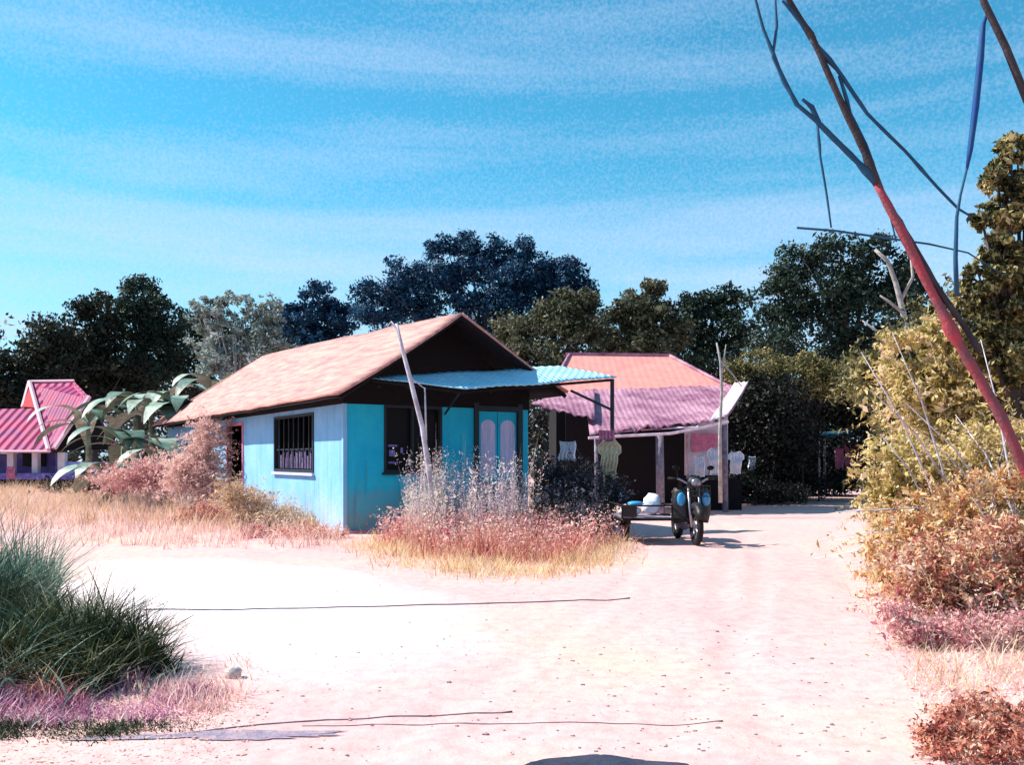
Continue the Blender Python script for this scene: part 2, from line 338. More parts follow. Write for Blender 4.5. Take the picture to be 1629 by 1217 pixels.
# ---------------------------------------------------------------- ground
def gz(x, y):
    f = min(1, max(0, (30-y)/10)) if y > 20 else 1
    rut = 0
    if 2 < y < 22:
        for k, (c0, c1, c2) in enumerate(((1.3, .12, .010), (2.75, .13, .010), (-.9, .42, -.012), (.5, .46, -.012))):
            xc = c0+c1*(y-4)+c2*(y-4)**2; rut -= (.010+.006*mnoise.noise(Vector((0, y*.8, k))))*math.exp(-((x-xc)/.13)**2); rut += .004*math.exp(-((abs(x-xc)-.24)/.08)**2)
    return rut+f*(.035*mnoise.noise(Vector((x*.35, y*.35, 0)))+.012*mnoise.noise(Vector((x*1.6, y*1.6, 3))))
def ground_mat():
    m = bpy.data.materials.new('pink_dirt'); m.use_nodes = True; nt = m.node_tree; n = nt.nodes; L = nt.links
    b = n['Principled BSDF']; b.inputs['Roughness'].default_value = .95; b.inputs['Specular IOR Level'].default_value = .1
    tc = n.new('ShaderNodeTexCoord')
    def noise(sc, det=4, rg=.6, vec=None):
        z = n.new('ShaderNodeTexNoise'); z.inputs['Scale'].default_value = sc; z.inputs['Detail'].default_value = det; z.inputs['Roughness'].default_value = rg
        L.new(vec or tc.outputs['Object'], z.inputs[0]); return z.outputs[0]
    def ramp(src, stops):
        r = n.new('ShaderNodeValToRGB'); e = r.color_ramp.elements
        while len(e) < len(stops): e.new(.5)
        for i, (p, c) in enumerate(stops): e[i].position = p; e[i].color = (*c, 1)
        L.new(src, r.inputs[0]); return r.outputs[0]
    def mix(a, c, f, bt='MIX'):
        x = n.new('ShaderNodeMix'); x.data_type = 'RGBA'; x.blend_type = bt
        (L.new(f, x.inputs[0]) if not isinstance(f, (int, float)) else setattr(x.inputs[0], 'default_value', f))
        L.new(a, x.inputs[6])
        (L.new(c, x.inputs[7]) if not isinstance(c, tuple) else setattr(x.inputs[7], 'default_value', (*c, 1)))
        return x.outputs[2]
    base = ramp(noise(.22, 5), [(.32, (.60, .345, .34)), (.5, (.64, .395, .375)), (.68, (.64, .44, .35))])
    fine = ramp(noise(7, 6, .7), [(.36, (.74, .70, .70)), (.55, (1, 1, 1))])
    c = mix(base, fine, .6, 'MULTIPLY')
    # the worn pale patch of bare lime-washed dirt left of centre
    mp = n.new('ShaderNodeMapping'); mp.vector_type = 'TEXTURE'; mp.inputs['Location'].default_value = (-3.3, 9.5, 0)
    mp.inputs['Rotation'].default_value = (0, 0, R(36)); mp.inputs['Scale'].default_value = (1.75, 3.3, 1)
    L.new(tc.outputs['Object'], mp.inputs[0])
    ln = n.new('ShaderNodeVectorMath'); ln.operation = 'LENGTH'; L.new(mp.outputs[0], ln.inputs[0])
    wob = n.new('ShaderNodeMath'); wob.operation = 'MULTIPLY_ADD'; wob.inputs[1].default_value = .5
    L.new(noise(.6, 3), wob.inputs[0]); L.new(ln.outputs['Value'], wob.inputs[2])
    mr = n.new('ShaderNodeMapRange'); mr.inputs[1].default_value = .6; mr.inputs[2].default_value = 1.6; mr.inputs[3].default_value = .9; mr.inputs[4].default_value = 0
    L.new(wob.outputs[0], mr.inputs[0]); c = mix(c, (.84, .76, .80), mr.outputs[0])
    # grey-mauve specks of grit
    vo = n.new('ShaderNodeTexVoronoi'); vo.inputs['Scale'].default_value = 5.5; L.new(tc.outputs['Object'], vo.inputs[0])
    sp = ramp(vo.outputs['Distance'], [(.05, (1, 1, 1)), (.13, (0, 0, 0))])
    ms = ramp(noise(1.1, 3), [(.5, (0, 0, 0)), (.62, (.55, .55, .55))])
    c = mix(c, (.36, .27, .30), mix(sp, ms, 1.0, 'MULTIPLY'))
    L.new(c, b.inputs['Base Color'])
    bp = n.new('ShaderNodeBump'); bp.inputs['Strength'].default_value = .35; bp.inputs['Distance'].default_value = .04
    L.new(noise(9, 6, .7), bp.inputs['Height']); L.new(bp.outputs[0], b.inputs['Normal'])
    return m
def ground():
    xs = np.concatenate([np.linspace(-600, -34, 12), np.linspace(-32, -9, 50), np.linspace(-8.9, 8.9, 210), np.linspace(9, 32, 50), np.linspace(34, 600, 12)])
    ys = np.concatenate([np.linspace(-60, -2, 8), np.linspace(0, 3.3, 10), np.linspace(3.4, 18, 170), np.linspace(18.3, 40, 60), np.linspace(42, 900, 16)])
    V = [(x, y, gz(x, y) if abs(x) < 33 and 0 <= y < 41 else 0) for y in ys for x in xs]; k = len(xs)
    Q = [(j*k+i, j*k+i+1, (j+1)*k+i+1, (j+1)*k+i) for j in range(len(ys)-1) for i in range(k-1)]
    tag(npmesh('ground', V, Q, ground_mat(), None, True), kind='structure')
ground()
def G(px, py, dz=0):                              # where a photo pixel meets the ground
    Y = F*CH/(py-HY); x = (px-HX)/F*Y; return Vector((x, Y, gz(x, Y)+dz))

# dark glossy patch at the bottom edge
def patch(cx, cy, rx, ry, name, m, seed, amp=.25, dz=.006):
    """flat damp patch with a wandering outline, centre given by a photo pixel, radii in metres"""
    c = G(cx, cy); n = 90; p = []
    for i in range(n):
        a = 2*math.pi*i/n; d = Vector((math.cos(a), math.sin(a), seed)); w = 1+amp*mnoise.noise(d*1.3)+amp*.35*mnoise.noise(d*6)+amp*.15*mnoise.noise(d*17)
        p.append((w*rx*math.cos(a), w*ry*math.sin(a)))
    V = []; Q = []; k = 8
    for j in range(k+1):
        for x, y in p: X, Y = c.x+x*j/k, c.y+y*j/k; V.append((X, Y, gz(X, Y)+dz))
    for j in range(k):
        for i in range(n): Q.append((j*n+i, j*n+(i+1) % n, (j+1)*n+(i+1) % n, (j+1)*n+i))
    tag(npmesh(name, V, Q, m, None, True), kind='structure')
patch(965, 1232, .40, .17, 'puddle', M['mud'], 2, .12)
patch(375, 1174, .55, .06, 'damp_dirt', M['greymud'], 11, 1.0)  # the grass clump's shadow, painted as a flat grey patch

def wire_shadow(pts, r, label):  # thin dark tubes painting overhead wire shadows onto the road
    w = [G(*q, r*.9) for q in pts]; out = []
    for a, b in zip(w, w[1:]):
        for i in range(8):
            q = a.lerp(b, i/8); wv = .03*mnoise.noise(Vector((q.x*1.7, q.y, r*900)))+.008*mnoise.noise(Vector((q.x*9, q.y, 1))); out.append(Vector((q.x, q.y+wv, gz(q.x, q.y+wv)+r*.4)))
    out.append(w[-1])
    mb = MB().tube(out, [r*(.8+.5*abs(mnoise.noise(q*3))) for q in out], 6); tag(mb.build('cable', M['cable'], None, True), label, 'cable')
wire_shadow([(228, 974), (400, 970), (560, 966), (760, 961), (900, 956), (1002, 954)], .010, 'long thin dark cable lying straight across the pale patch of the dirt road')
wire_shadow([(300, 1168), (400, 1158), (520, 1148), (680, 1143), (815, 1137)], .006, 'short thin grey cable curving from the left bush over the near dirt')
wire_shadow([(480, 1160), (700, 1156), (860, 1158), (1050, 1155), (1150, 1152)], .004, 'thin grey cable nearest the camera running right past the gravel')

# grit and stones
def grit():
    V = []; Q = []; mb = MB()
    for i in range(300):
        px, py = random.uniform(300, 1600), 900+310*random.random()**.6
        if random.random() < .4: px = random.gauss(1050, 180)
        p = G(px, py); s = random.uniform(.004, .011)*(1+.5*(random.random() < .08))
        mb.ball((p.x, p.y, p.z+s*.3), (s*random.uniform(.8, 1.8), s, s*.6), 3, 5, .3, i)
    tag(mb.build('gravel', M['pebble']), 'small dark pebbles scattered over the pink dirt road', 'gravel', kind='stuff')
    p = G(371, 1080); tag(MB().ball((p.x, p.y, p.z+.03), (.055, .05, .05), 7, 10, .35, 4).build('stone', M['stone'], None, True), 'pale rounded stone lying right of the dark grass clump', 'stone')
grit()

# ---------------------------------------------------------------- the blue house
def blue_house():
    O = (-3.34, 17.5, 0); rz = math.atan2(.5407, .8412)
    H = empty('blue_house', O, rz, label='turquoise shack with long pink sheet roof and pale blue awning behind dry weeds', cat='house')
    WX, WL, WT = 4.4, 16.6, 2.60
    # front wall (y 0 .. 0.12) pieced round the window and the doorway
    mb = MB(); wx0, wx1, wz0, wz1 = .86, 2.2, 1.22, 2.60; dx0, dx1 = 3.0, 4.2
    mb.box((0, 0, -.1), (wx0, .12, WT)); mb.box((wx0, 0, -.1), (wx1, .12, wz0)); mb.box((wx1, 0, -.1), (dx0, .12, WT)); mb.box((dx1, 0, -.1), (WX, .12, WT))
    mb.build('front_wall', M['teal'], H)
    # side wall
    mb = MB(); s = [(1.7, 4.4, 1.2, 2.5), (7.1, 8.6, .05, 2.45), (11.3, 12.4, .9, 2.4)]; y = .12
    for a, b, z0, z1 in s:
        mb.box((0, y, -.1), (.12, a, WT)); mb.box((0, a, -.1), (.12, b, z0)); mb.box((0, a, z1), (.12, b, WT)); y = b
    mb.box((0, y, -.1), (.12, WL, WT)); mb.build('side_wall', M['sidewall'], H)
    MB().box((.12, WL-.12, -.1), (WX, WL, WT)).box((WX-.12, .12, -.1), (WX, WL-.12, WT)).build('rear_wall', M['sidewall'], H)
    # corner post slightly proud
    MB().box((-.03, -.03, -.1), (.05, .05, WT)).build('corner_post', M['sidewall'], H)
    # dark interior: back partition + ceiling + floor
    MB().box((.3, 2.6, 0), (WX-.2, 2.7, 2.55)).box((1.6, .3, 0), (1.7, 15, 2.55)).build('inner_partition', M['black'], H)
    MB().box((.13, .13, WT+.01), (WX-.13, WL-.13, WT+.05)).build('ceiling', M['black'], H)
    # dark strips painting in the eave shade between wall and roof
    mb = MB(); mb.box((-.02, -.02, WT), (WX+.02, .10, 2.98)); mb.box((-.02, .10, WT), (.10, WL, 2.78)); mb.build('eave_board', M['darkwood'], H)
    # gable
    ap = 2.07
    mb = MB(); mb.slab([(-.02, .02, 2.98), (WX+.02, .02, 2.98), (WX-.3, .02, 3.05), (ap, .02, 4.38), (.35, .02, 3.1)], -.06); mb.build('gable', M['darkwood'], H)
    for x in (.75, 1.4, 2.07, 2.75, 3.4): MB().box((x-.03, -.03, 2.95), (x+.03, .018, 4.3-abs(x-ap)*.78)).build('gable_batten', M['frame'], H)
    # roof: sheet with sag, gable front, hipped rear
    f = 1.1; el, er = -.56, 4.72
    def slope(x_e, x_r, zf_e, zb_e, name, seg_y=26, seg_x=8, dz=0, m='thatch', ins=0):
        V = []; Q = []
        for i in range(seg_y+1):
            t = i/seg_y; ye = -f+ins+t*(WL+.5+f-2*ins); yr = -f+ins+t*(12.1+f-2*ins)
            for j in range(seg_x+1):
                u = j/seg_x; x = x_e+(x_r-x_e)*u; y = ye+(yr-ye)*u
                ze = zf_e+(zb_e-zf_e)*t; zr = 4.43+.42*min(1, t*1.1)
                z = ze+(zr-ze)*u-.05*math.sin(math.pi*u)+.035*mnoise.noise(Vector((x*.9, y*.7, 1)))
                if j == 0: z += .03*mnoise.noise(Vector((0, y*2.3, 5)))
                V.append((x, y, z+dz))
        k = seg_x+1; Q = [(i*k+j, i*k+j+1, (i+1)*k+j+1, (i+1)*k+j) for i in range(seg_y) for j in range(seg_x)]
        o = npmesh(name, V, Q, M[m], H, False)
        sm = o.modifiers.new('thick', 'SOLIDIFY'); sm.thickness = .05 if not dz else .02; sm.offset = 0
        return o
    slope(el, ap, 2.70, 2.66, 'roof'); slope(er, ap, 2.95, 2.7, 'roof')
    mb = MB().slab([(el, WL+.5, 2.66), (er, WL+.5, 2.7), (ap, 12.1, 4.85)], .04); mb.build('roof_hip', M['thatch'], H)
    # dark rake boards and soffit
    mb = MB(); mb.tube([(el+.05, -f+.04, 2.62), (ap, -f+.04, 4.36)], .035, 4); mb.tube([(er-.05, -f+.04, 2.86), (ap, -f+.04, 4.36)], .05, 4)
    mb.build('rake_board', M['darkwood'], H)
    for y in np.arange(.6, 16.5, 1.2): MB().tube([(.1, y, 2.79), (el+.08, y, 2.63)], .035, 4).build('rafter', M['darkwood'], H)
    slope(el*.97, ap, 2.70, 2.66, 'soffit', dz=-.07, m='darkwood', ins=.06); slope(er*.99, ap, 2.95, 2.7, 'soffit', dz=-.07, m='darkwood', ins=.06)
    # awning
    aw = [(.2, -.6, 3.10), (4.6, -.9, 3.52), (5.5, -1.8, 3.27), (1.69, -1.8, 2.84)]
    V = []; Q = []; nu, nv = 40, 8; A = [Vector(q) for q in aw]
    for i in range(nu+1):
        for j in range(nv+1):
            u, v = i/nu, j/nv; p = (A[0].lerp(A[1], u)).lerp(A[3].lerp(A[2], u), v)
            p.z += .008*math.cos(i*math.pi)+.03*mnoise.noise(p*1.3); p += Vector((0, -.05*mnoise.noise(Vector((i*.7, 0, 2))) if j == nv else 0, 0))
            V.append(p[:])
    k = nv+1; Q = [(i*k+j, i*k+j+1, (i+1)*k+j+1, (i+1)*k+j) for i in range(nu) for j in range(nv)]
    a = npmesh('awning', V, Q, M['awning'], H); sm = a.modifiers.new('t', 'SOLIDIFY'); sm.thickness = .02
    MB().tube([(.3, -.72, 3.02), (1.7, -1.72, 2.78)], .03, 5).tube([(1.7, -1.72, 2.78), (5.42, -1.74, 3.2)], .03, 5).build('awning_rail', M['darkwood'], a)
    mb = MB(); mb.tube([(5.42, -1.74, -.1), (5.42, -1.74, 3.22)], .045, 6); mb.build('awning_post', M['frame'], a)
    MB().tube([(5.42, -1.74, 2.55), (4.7, -1.2, 2.98)], .03, 5).build('awning_brace', M['frame'], a)
    MB().tube([(1.7, -1.70, 2.80), (2.25, -.05, 2.45)], .025, 5).build('awning_brace', M['frame'], a)
    # front window
    w = MB(); t = .05
    w.box((wx0, -.02, wz0), (wx0+t, .09, wz1)); w.box((wx1-t, -.02, wz0), (wx1, .09, wz1)); w.box((wx0+t, -.02, wz1-t), (wx1-t, .09, wz1)); w.box((wx0+t, -.02, wz0), (wx1-t, .09, wz0+t))
    w.box((1.5, .0, wz0+t), (1.54, .08, wz1-t))
    w = w.build('window', M['frame'], H)
    MB().box((wx0-.05, -.07, wz0-.05), (wx1+.05, -.022, wz0+.0)).build('sill', M['frame'], w)
    MB().box((wx0+t, .10, wz0+t), (wx1-t, .11, wz1-t)).build('pane', M['glass'], w)
    for x, z, sx, sz in ((1.0, 1.75, .2, .04), (1.02, 1.55, .13, .13), (1.28, 1.62, .05, .11), (1.0, 1.4, .22, .04), (1.72, 1.98, .07, .14)): MB().box((x, .085, z), (x+sx, .098, z+sz)).build('paper_notice', M['purple'], w)
    # side windows, with bars
    for (a, b, z0, z1) in (s[0], s[2]):
        w = MB(); w.box((-.025, a, z0), (.08, a+.06, z1)); w.box((-.025, b-.06, z0), (.08, b, z1)); w.box((-.025, a+.06, z0), (.08, b-.06, z0+.06)); w.box((-.025, a+.06, z1-.06), (.08, b-.06, z1))
        w = w.build('window', M['frame'], H)
        q = MB()
        for i in range(1, 8): y = a+(b-a)*i/8; q.box((.0, y-.012, z0+.06), (.02, y+.012, z1-.06))
        q.box((.022, a+.06, z0+.5), (.04, b-.06, z0+.53)); q.build('window_bars', M['frame'], w)
        MB().box((-.07, a-.05, z0-.07), (-.028, b+.05, z0-.01)).build('sill', M['curtain'], w)
    c = MB()
    for i in range(24):
        y0 = 2.0+i*.09; c.box((.05+.012*(i % 2), y0, 1.28), (.07+.012*(i % 2), y0+.085, 1.62+.1*math.sin(i*1.9)))
    c.build('curtain', M['sidecurtain'], H)
    # side doorway
    MB().box((-.03, 7.02, 0), (.10, 7.1, 2.40)).box((-.03, 8.6, 0), (.10, 8.68, 2.40)).box((-.03, 7.02, 2.40), (.10, 8.68, 2.47)).build('door_frame', M['pinkcloth'], H)
    # front doorway: dark frame, double door with pale panes
    MB().box((dx0-.02, -.05, -.05), (dx0+.09, .10, 2.72)).box((dx1-.09, -.05, -.05), (dx1+.03, .10, 2.72)).box((dx0+.09, -.05, 2.55), (dx1-.09, .10, 2.66)).build('door_frame', M['frame'], H)
    for k, (a, b) in enumerate(((dx0+.10, 3.59), (3.61, dx1-.10))):
        d = MB().box((a, .02, .02), (b, .06, 2.54)).build('door', M['teal'], H)
        q = MB(); pts = [(a+.07, .015, 1.15), (b-.05, .015, 1.15)]
        n = 8; arch = [(a+.07+(b-a-.12)*(.5+.5*math.cos(math.pi*i/n)), .015, 2.2+.16*math.sin(math.pi*i/n)) for i in range(n+1)]
        q.slab(pts+arch, .012); q.build('door_pane', M['curtain'], d)
        q = MB().box((a+.07, .004, .3), (b-.05, .018, 1.0)); q.build('door_panel', M['tarp'], d)
    MB().box((-.05, -.12, -.1), (WX+.1, -.001, .06)).build('plinth', M['pinkcloth'], H)
blue_house()

# pale stick leaning in front of the house
def sticks():
    Y = 15.6
    mb = MB().tube([P(692, 842, Y), P(684, 760, Y), P(672, 680, Y), P(652, 600, Y), P(640, 555, Y), P(631, 515, Y)], [.05, .05, .045, .04, .036, .025], 7)
    root = mb.build('leaning_stick', M['whitestick'], None, True)
    tag(root, 'thin pale leaning stick standing before the blue house window', 'stick')
    MB().tube([P(634, 525, Y), P(622, 512, Y), P(616, 520, Y)], [.02, .02, .012], 5).build('twig', M['whitestick'], root, True)
    MB().tube([P(650, 598, Y), P(675, 618, Y)], [.012, .008], 5).tube([P(676, 617, Y), P(678, 700, Y)], [.014, .02], 5).build('twig', M['whitestick'], root, True)
sticks()

# ---------------------------------------------------------------- neighbour's house on the right
def neighbour():
    B = P(1040, 730, 29); B.z = 0
    H = empty('neighbour_house', B, 0, label='house with salmon hipped roof and sagging mauve rusty lean-to, right of the blue shack', cat='house')
    def L(px, py, Y): return P(px, py, Y)-B
    yb = 33.5
    e = [L(872, 628, 30), L(1168, 622, 30)]; r = [L(906, 564, yb), L(1064, 566, yb)]
    back = [Vector((e[0].x, 37-B.y, e[0].z)), Vector((e[1].x, 37-B.y, e[1].z))]
    MB().slab([e[0], e[1], r[1], r[0]], .08).slab([e[1], back[1], r[1]], .08).slab([back[1], back[0], r[0], r[1]], .08).slab([back[0], e[0], r[0]], .08).build('roof', M['salmon'], H)
    mb = MB()
    for i in range(17): p = r[0].lerp(r[1], i/16); mb.box((p.x-.13, p.y-.1, p.z-.06), (p.x+.11, p.y+.1, p.z+.07))
    mb.tube([r[1]+Vector((0, 0, .02)), e[1]+Vector((0, 0, .05))], .07, 6); mb.tube([r[0]+Vector((0, 0, .02)), e[0]+Vector((0, 0, .05))], .07, 6)
    mb.build('ridge_tiles', M['rust'], H)
    z = e[0].z-.1
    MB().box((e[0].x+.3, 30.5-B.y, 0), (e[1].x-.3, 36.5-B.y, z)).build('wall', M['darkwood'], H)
    # lean-to
    def sheet(c, name, m, sag=.08, nu=34, nv=10, jag=.1):
        V = []; A = c
        for i in range(nu+1):
            for j in range(nv+1):
                u, v = i/nu, j/nv; p = (A[0].lerp(A[1], u)).lerp(A[3].lerp(A[2], u), v)
                p.z += .025*math.cos(i*math.pi)-sag*math.sin(math.pi*u)*math.sin(math.pi*v)+.05*mnoise.noise(p*.8)
                if j == 0: p.y += jag*mnoise.noise(Vector((i*.5, 3, 1))); p.z += .5*jag*mnoise.noise(Vector((i*.4, 7, 1)))
                V.append(p[:])
        k = nv+1; Q = [(i*k+j, i*k+j+1, (i+1)*k+j+1, (i+1)*k+j) for i in range(nu) for j in range(nv)]
        o = npmesh(name, V, Q, m, H); s = o.modifiers.new('t', 'SOLIDIFY'); s.thickness = .03; return o
    a = sheet([L(938, 694, 23.4), L(1157, 668, 24.4), L(1190, 613, 28.5), L(930, 621, 28.5)], 'lean_to_roof', M['rust'], .12, jag=.25)
    sheet([L(845, 645, 24.6), L(946, 668, 24.4), L(946, 620, 28), L(872, 631, 28)], 'lean_to_roof', M['rust'], .05, 16)
    sheet([L(1128, 676, 24.1), L(1158, 666, 24.4), L(1191, 612, 28.4), L(1168, 614, 28.3)], 'patch_sheet', M['edge'], 0, 6, 6, .0).location.z = .07
    mb = MB().tube([L(936, 697, 23.35), L(985, 694, 23.4), L(1065, 690, 23.6), L(1120, 680, 24), L(1158, 671, 24.3)], .045, 6); mb.build('edge_beam', M['edge'], H)
    # torn sheets lying along the front edge
    mb = MB()
    for (x0, x1, y0, y1, yy) in ((940, 1010, 684, 690, 23.8), (1020, 1110, 676, 684, 24), (1085, 1150, 666, 672, 24.6), (1110, 1150, 652, 658, 25.5)):
        mb.slab([L(x0, y1, yy), L(x1, y1-5, yy), L(x1+4, y0-5, yy+.6), L(x0+8, y0, yy+.6)], .02)
    mb.build('patch_sheet', M['edge'], H)
    for px, Y, w, m in ((1049, 23.8, .11, 'post'), (1152, 24.6, .08, 'post'), (948, 23.6, .05, 'post'), (1094, 26.2, .06, 'edge')):
        t = L(px, 692 if px != 1152 else 676, Y); MB().tube([(t.x+.03, t.y, -B.z-.1), (t.x, t.y, t.z)], [w*1.1, w], 7).build('post', M[m], H, True)
    # pale wall under the lean-to, dark rear
    a, b = L(1090, 690, 26.6), L(1158, 690, 26.6)
    MB().box((a.x, a.y, 1.0), (b.x, a.y+.1, 3.0)).build('pale_wall', M['cream'], H)
    a, b = L(1100, 690, 26.4), L(1146, 720, 26.4)
    MB().slab([(a.x, a.y, b.z), (b.x-.1, a.y, b.z+.1), (b.x, a.y, a.z), (a.x, a.y, a.z)], .02).build('faded_curtain', M['pinkcloth'], H)
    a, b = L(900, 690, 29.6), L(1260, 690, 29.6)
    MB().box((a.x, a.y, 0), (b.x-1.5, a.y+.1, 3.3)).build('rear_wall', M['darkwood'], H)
    a, b = L(1085, 760, 25.6), L(1180, 760, 25.6)
    MB().box((a.x, a.y, 0), (b.x, a.y+.6, .9)).build('low_bench', M['darkwood'], H)
neighbour()

def cloth(name, px, py, w, h, Y, m, label, group=None, folds=5, shape='flat'):
    c = P(px, py, Y); V = []; nu, nv = 14, 12; w = w*Y/F; h = h*Y/F
    for i in range(nu+1):
        for j in range(nv+1):
            u, v = i/nu-.5, j/nv
            ww = 1.0
            if shape == 'shirt': ww = (.5+.5*min(1, v*6)) if v < .15 else (1.0 if v < .35 else .68)
            ww *= 1-.18*v*mnoise.noise(Vector((px*.1, v*3, 0))); V.append((c.x+u*w*ww+.10*w*mnoise.noise(Vector((px*.3, v*2, 3))), c.y+.06*math.sin(u*folds*6+v*2+px)+.03*math.sin(v*9), c.z-v*h*(1+.12*mnoise.noise(Vector((u*4, px*.2, 1))))-.05*h*(1-4*u*u)*(v < .1)))
    k = nv+1; Q = [(i*k+j, i*k+j+1, (i+1)*k+j+1, (i+1)*k+j) for i in range(nu) for j in range(nv)]
    o = npmesh(name, V, Q, m, None, True); s = o.modifiers.new('t', 'SOLIDIFY'); s.thickness = .012
    return tag(o, label, 'cloth', group)
g = 'washing hung beside the lean-to'
cloth('hanging_cloth', 1113, 724, 14, 34, 24.0, M['white'], 'narrow white cloth hung nearest the pale wall under the mauve lean-to', g)
cloth('hanging_shirt', 1137, 712, 24, 42, 24.0, M['white'], 'largest white shirt hung under the lean-to corner', g, shape='shirt')
cloth('hanging_shirt', 1170, 718, 24, 36, 24.2, M['white'], 'small white shirt hung outermost, just right of the lean-to corner post', g, shape='shirt')
cloth('hanging_shirt', 968, 700, 36, 58, 18.2, M['creamcloth'], 'cream shirt hanging by the dark awning post above the weeds', shape='shirt')
cloth('hanging_cloth', 966, 684, 26, 24, 18.3, M['pinkcloth'], 'mauve cloth hanging above the cream shirt by the awning post')
cloth('hanging_cloth', 903, 702, 26, 30, 20, M['white'], 'small pale blue-white cloth hanging in the dark under the awning')
g = 'coloured washing in the shade at the far right'
cloth('hanging_cloth', 1336, 712, 14, 34, 32, M['pinkcloth'], 'dull mauve cloth leftmost of three hung under the far blue tarp', g)
cloth('hanging_cloth', 1349, 704, 10, 36, 32, M['pinkcloth'], 'narrow light pink cloth in the middle of three under the far blue tarp', g)
cloth('hanging_cloth', 1367, 702, 22, 42, 32, M['redcloth'], 'wide red cloth rightmost of three hung under the far blue tarp', g)
cloth('hanging_cloth', 1196, 726, 10, 22, 29.0, M['white'], 'tiny pale cloth hung in the dark between the shirts and the blue tarp')
def tarp():
    t = empty('tarp_shelter', P(1335, 700, 32).xy.to_3d(), label='small faded blue tarp shelter in the shade at the far end of the road', cat='shelter')
    B = t.location
    MB().slab([P(1300, 696, 31)-B, P(1380, 690, 31.5)-B, P(1372, 684, 33.5)-B, P(1310, 687, 33.5)-B], .03).build('tarp', M['tarp'], t)
    for px, py, y in ((1303, 696, 31), (1378, 691, 31.5), (1371, 686, 33.4), (1312, 688, 33.4)):
        q = P(px, py, y)-B; MB().tube([(q.x, q.y, 0), q], .04, 6).build('post', M['post'], t)
tarp()

# ---------------------------------------------------------------- left house
def left_house():
    Y0 = 42; B = P(40, 730, Y0); B.z = 0
    H = empty('red_roofed_house', B, 0, label='small blue house with steep magenta tiled roofs at far left', cat='house')
    def L(px, py, Y): return P(px, py, Y)-B
    MB().slab([L(-160, 717, 41.2), L(78, 717, 41.2), L(60, 650, 44.5), L(-160, 652, 44.5)], .12).build('roof', M['magenta'], H)
    MB().slab([L(47, 609, 46), L(76, 714, 41.2), L(87, 713, 41.2), L(142, 632, 43.2), L(118, 607, 46)], .12).build('roof', M['magenta'], H)
    MB().slab([L(118, 607, 46), L(142, 632, 43.2), L(186, 712, 45.5), L(170, 690, 49)], .12).build('roof', M['magenta'], H)
    MB().slab([L(36, 648, 45), L(47, 608, 46.1), L(60, 650, 44.6)], .08).build('gable', M['redcloth'], H)
    MB().slab([L(88, 716, 42), L(182, 716, 44.8), L(142, 636, 43.6)], .08).build('gable', M['darkwood'], H)
    MB().tube([L(47, 607, 45.9), L(77, 715, 41.1)], .10, 5).tube([L(36, 648, 45), L(47, 607, 46)], .10, 5).tube([L(142, 631, 43.1), L(87, 713, 41.1)], .11, 5).tube([L(47, 607, 46), L(118, 606, 46)], .08, 5).tube([L(-160, 718, 41.1), L(80, 718, 41.1)], .06, 5).build('roof_trim', M['trim'], H)
    for px, w in ((-60, 8), (16, 10), (55, 9), (97, 11)):
        a, b = L(px-w/2, 720, 42), L(px+w/2, 755, 42); MB().box((a.x, a.y, 0), (b.x, a.y+.3, a.z)).build('pillar', M['cream'], H)
    a, b = L(-160, 722, 43.5), L(88, 760, 43.5); MB().box((a.x, a.y, 0), (b.x, a.y+.2, a.z)).build('wall', M['purple'], H)
    for x0, x1 in ((-40, -10), (36, 49), (64, 72)):
        a, b = L(x0, 722, 43.3), L(x1, 742, 43.3); MB().box((a.x, a.y, b.z), (b.x, a.y+.1, a.z)).build('window', M['glass'], H)
    a, b = L(93, 735, 42.2), L(141, 760, 42.2); MB().box((a.x, a.y, b.z), (b.x, a.y+2, a.z)).build('low_wall', M['bluewall'], H)
    a, b = L(-160, 753, 41.6), L(135, 763, 41.6); MB().box((a.x, a.y, b.z), (b.x, a.y+.15, a.z)).build('railing', M['purple'], H)
    a, b = L(-160, 763, 41.7), L(140, 790, 41.7); MB().box((a.x, a.y, 0), (b.x, a.y+1.5, a.z-.01)).build('base_wall', M['darkwood'], H)
    return H
left_house()
cloth('hanging_cloth', 17, 742, 13, 20, 41.3, M['pinkcloth'], 'pink cloth draped over the railing of the far left house')

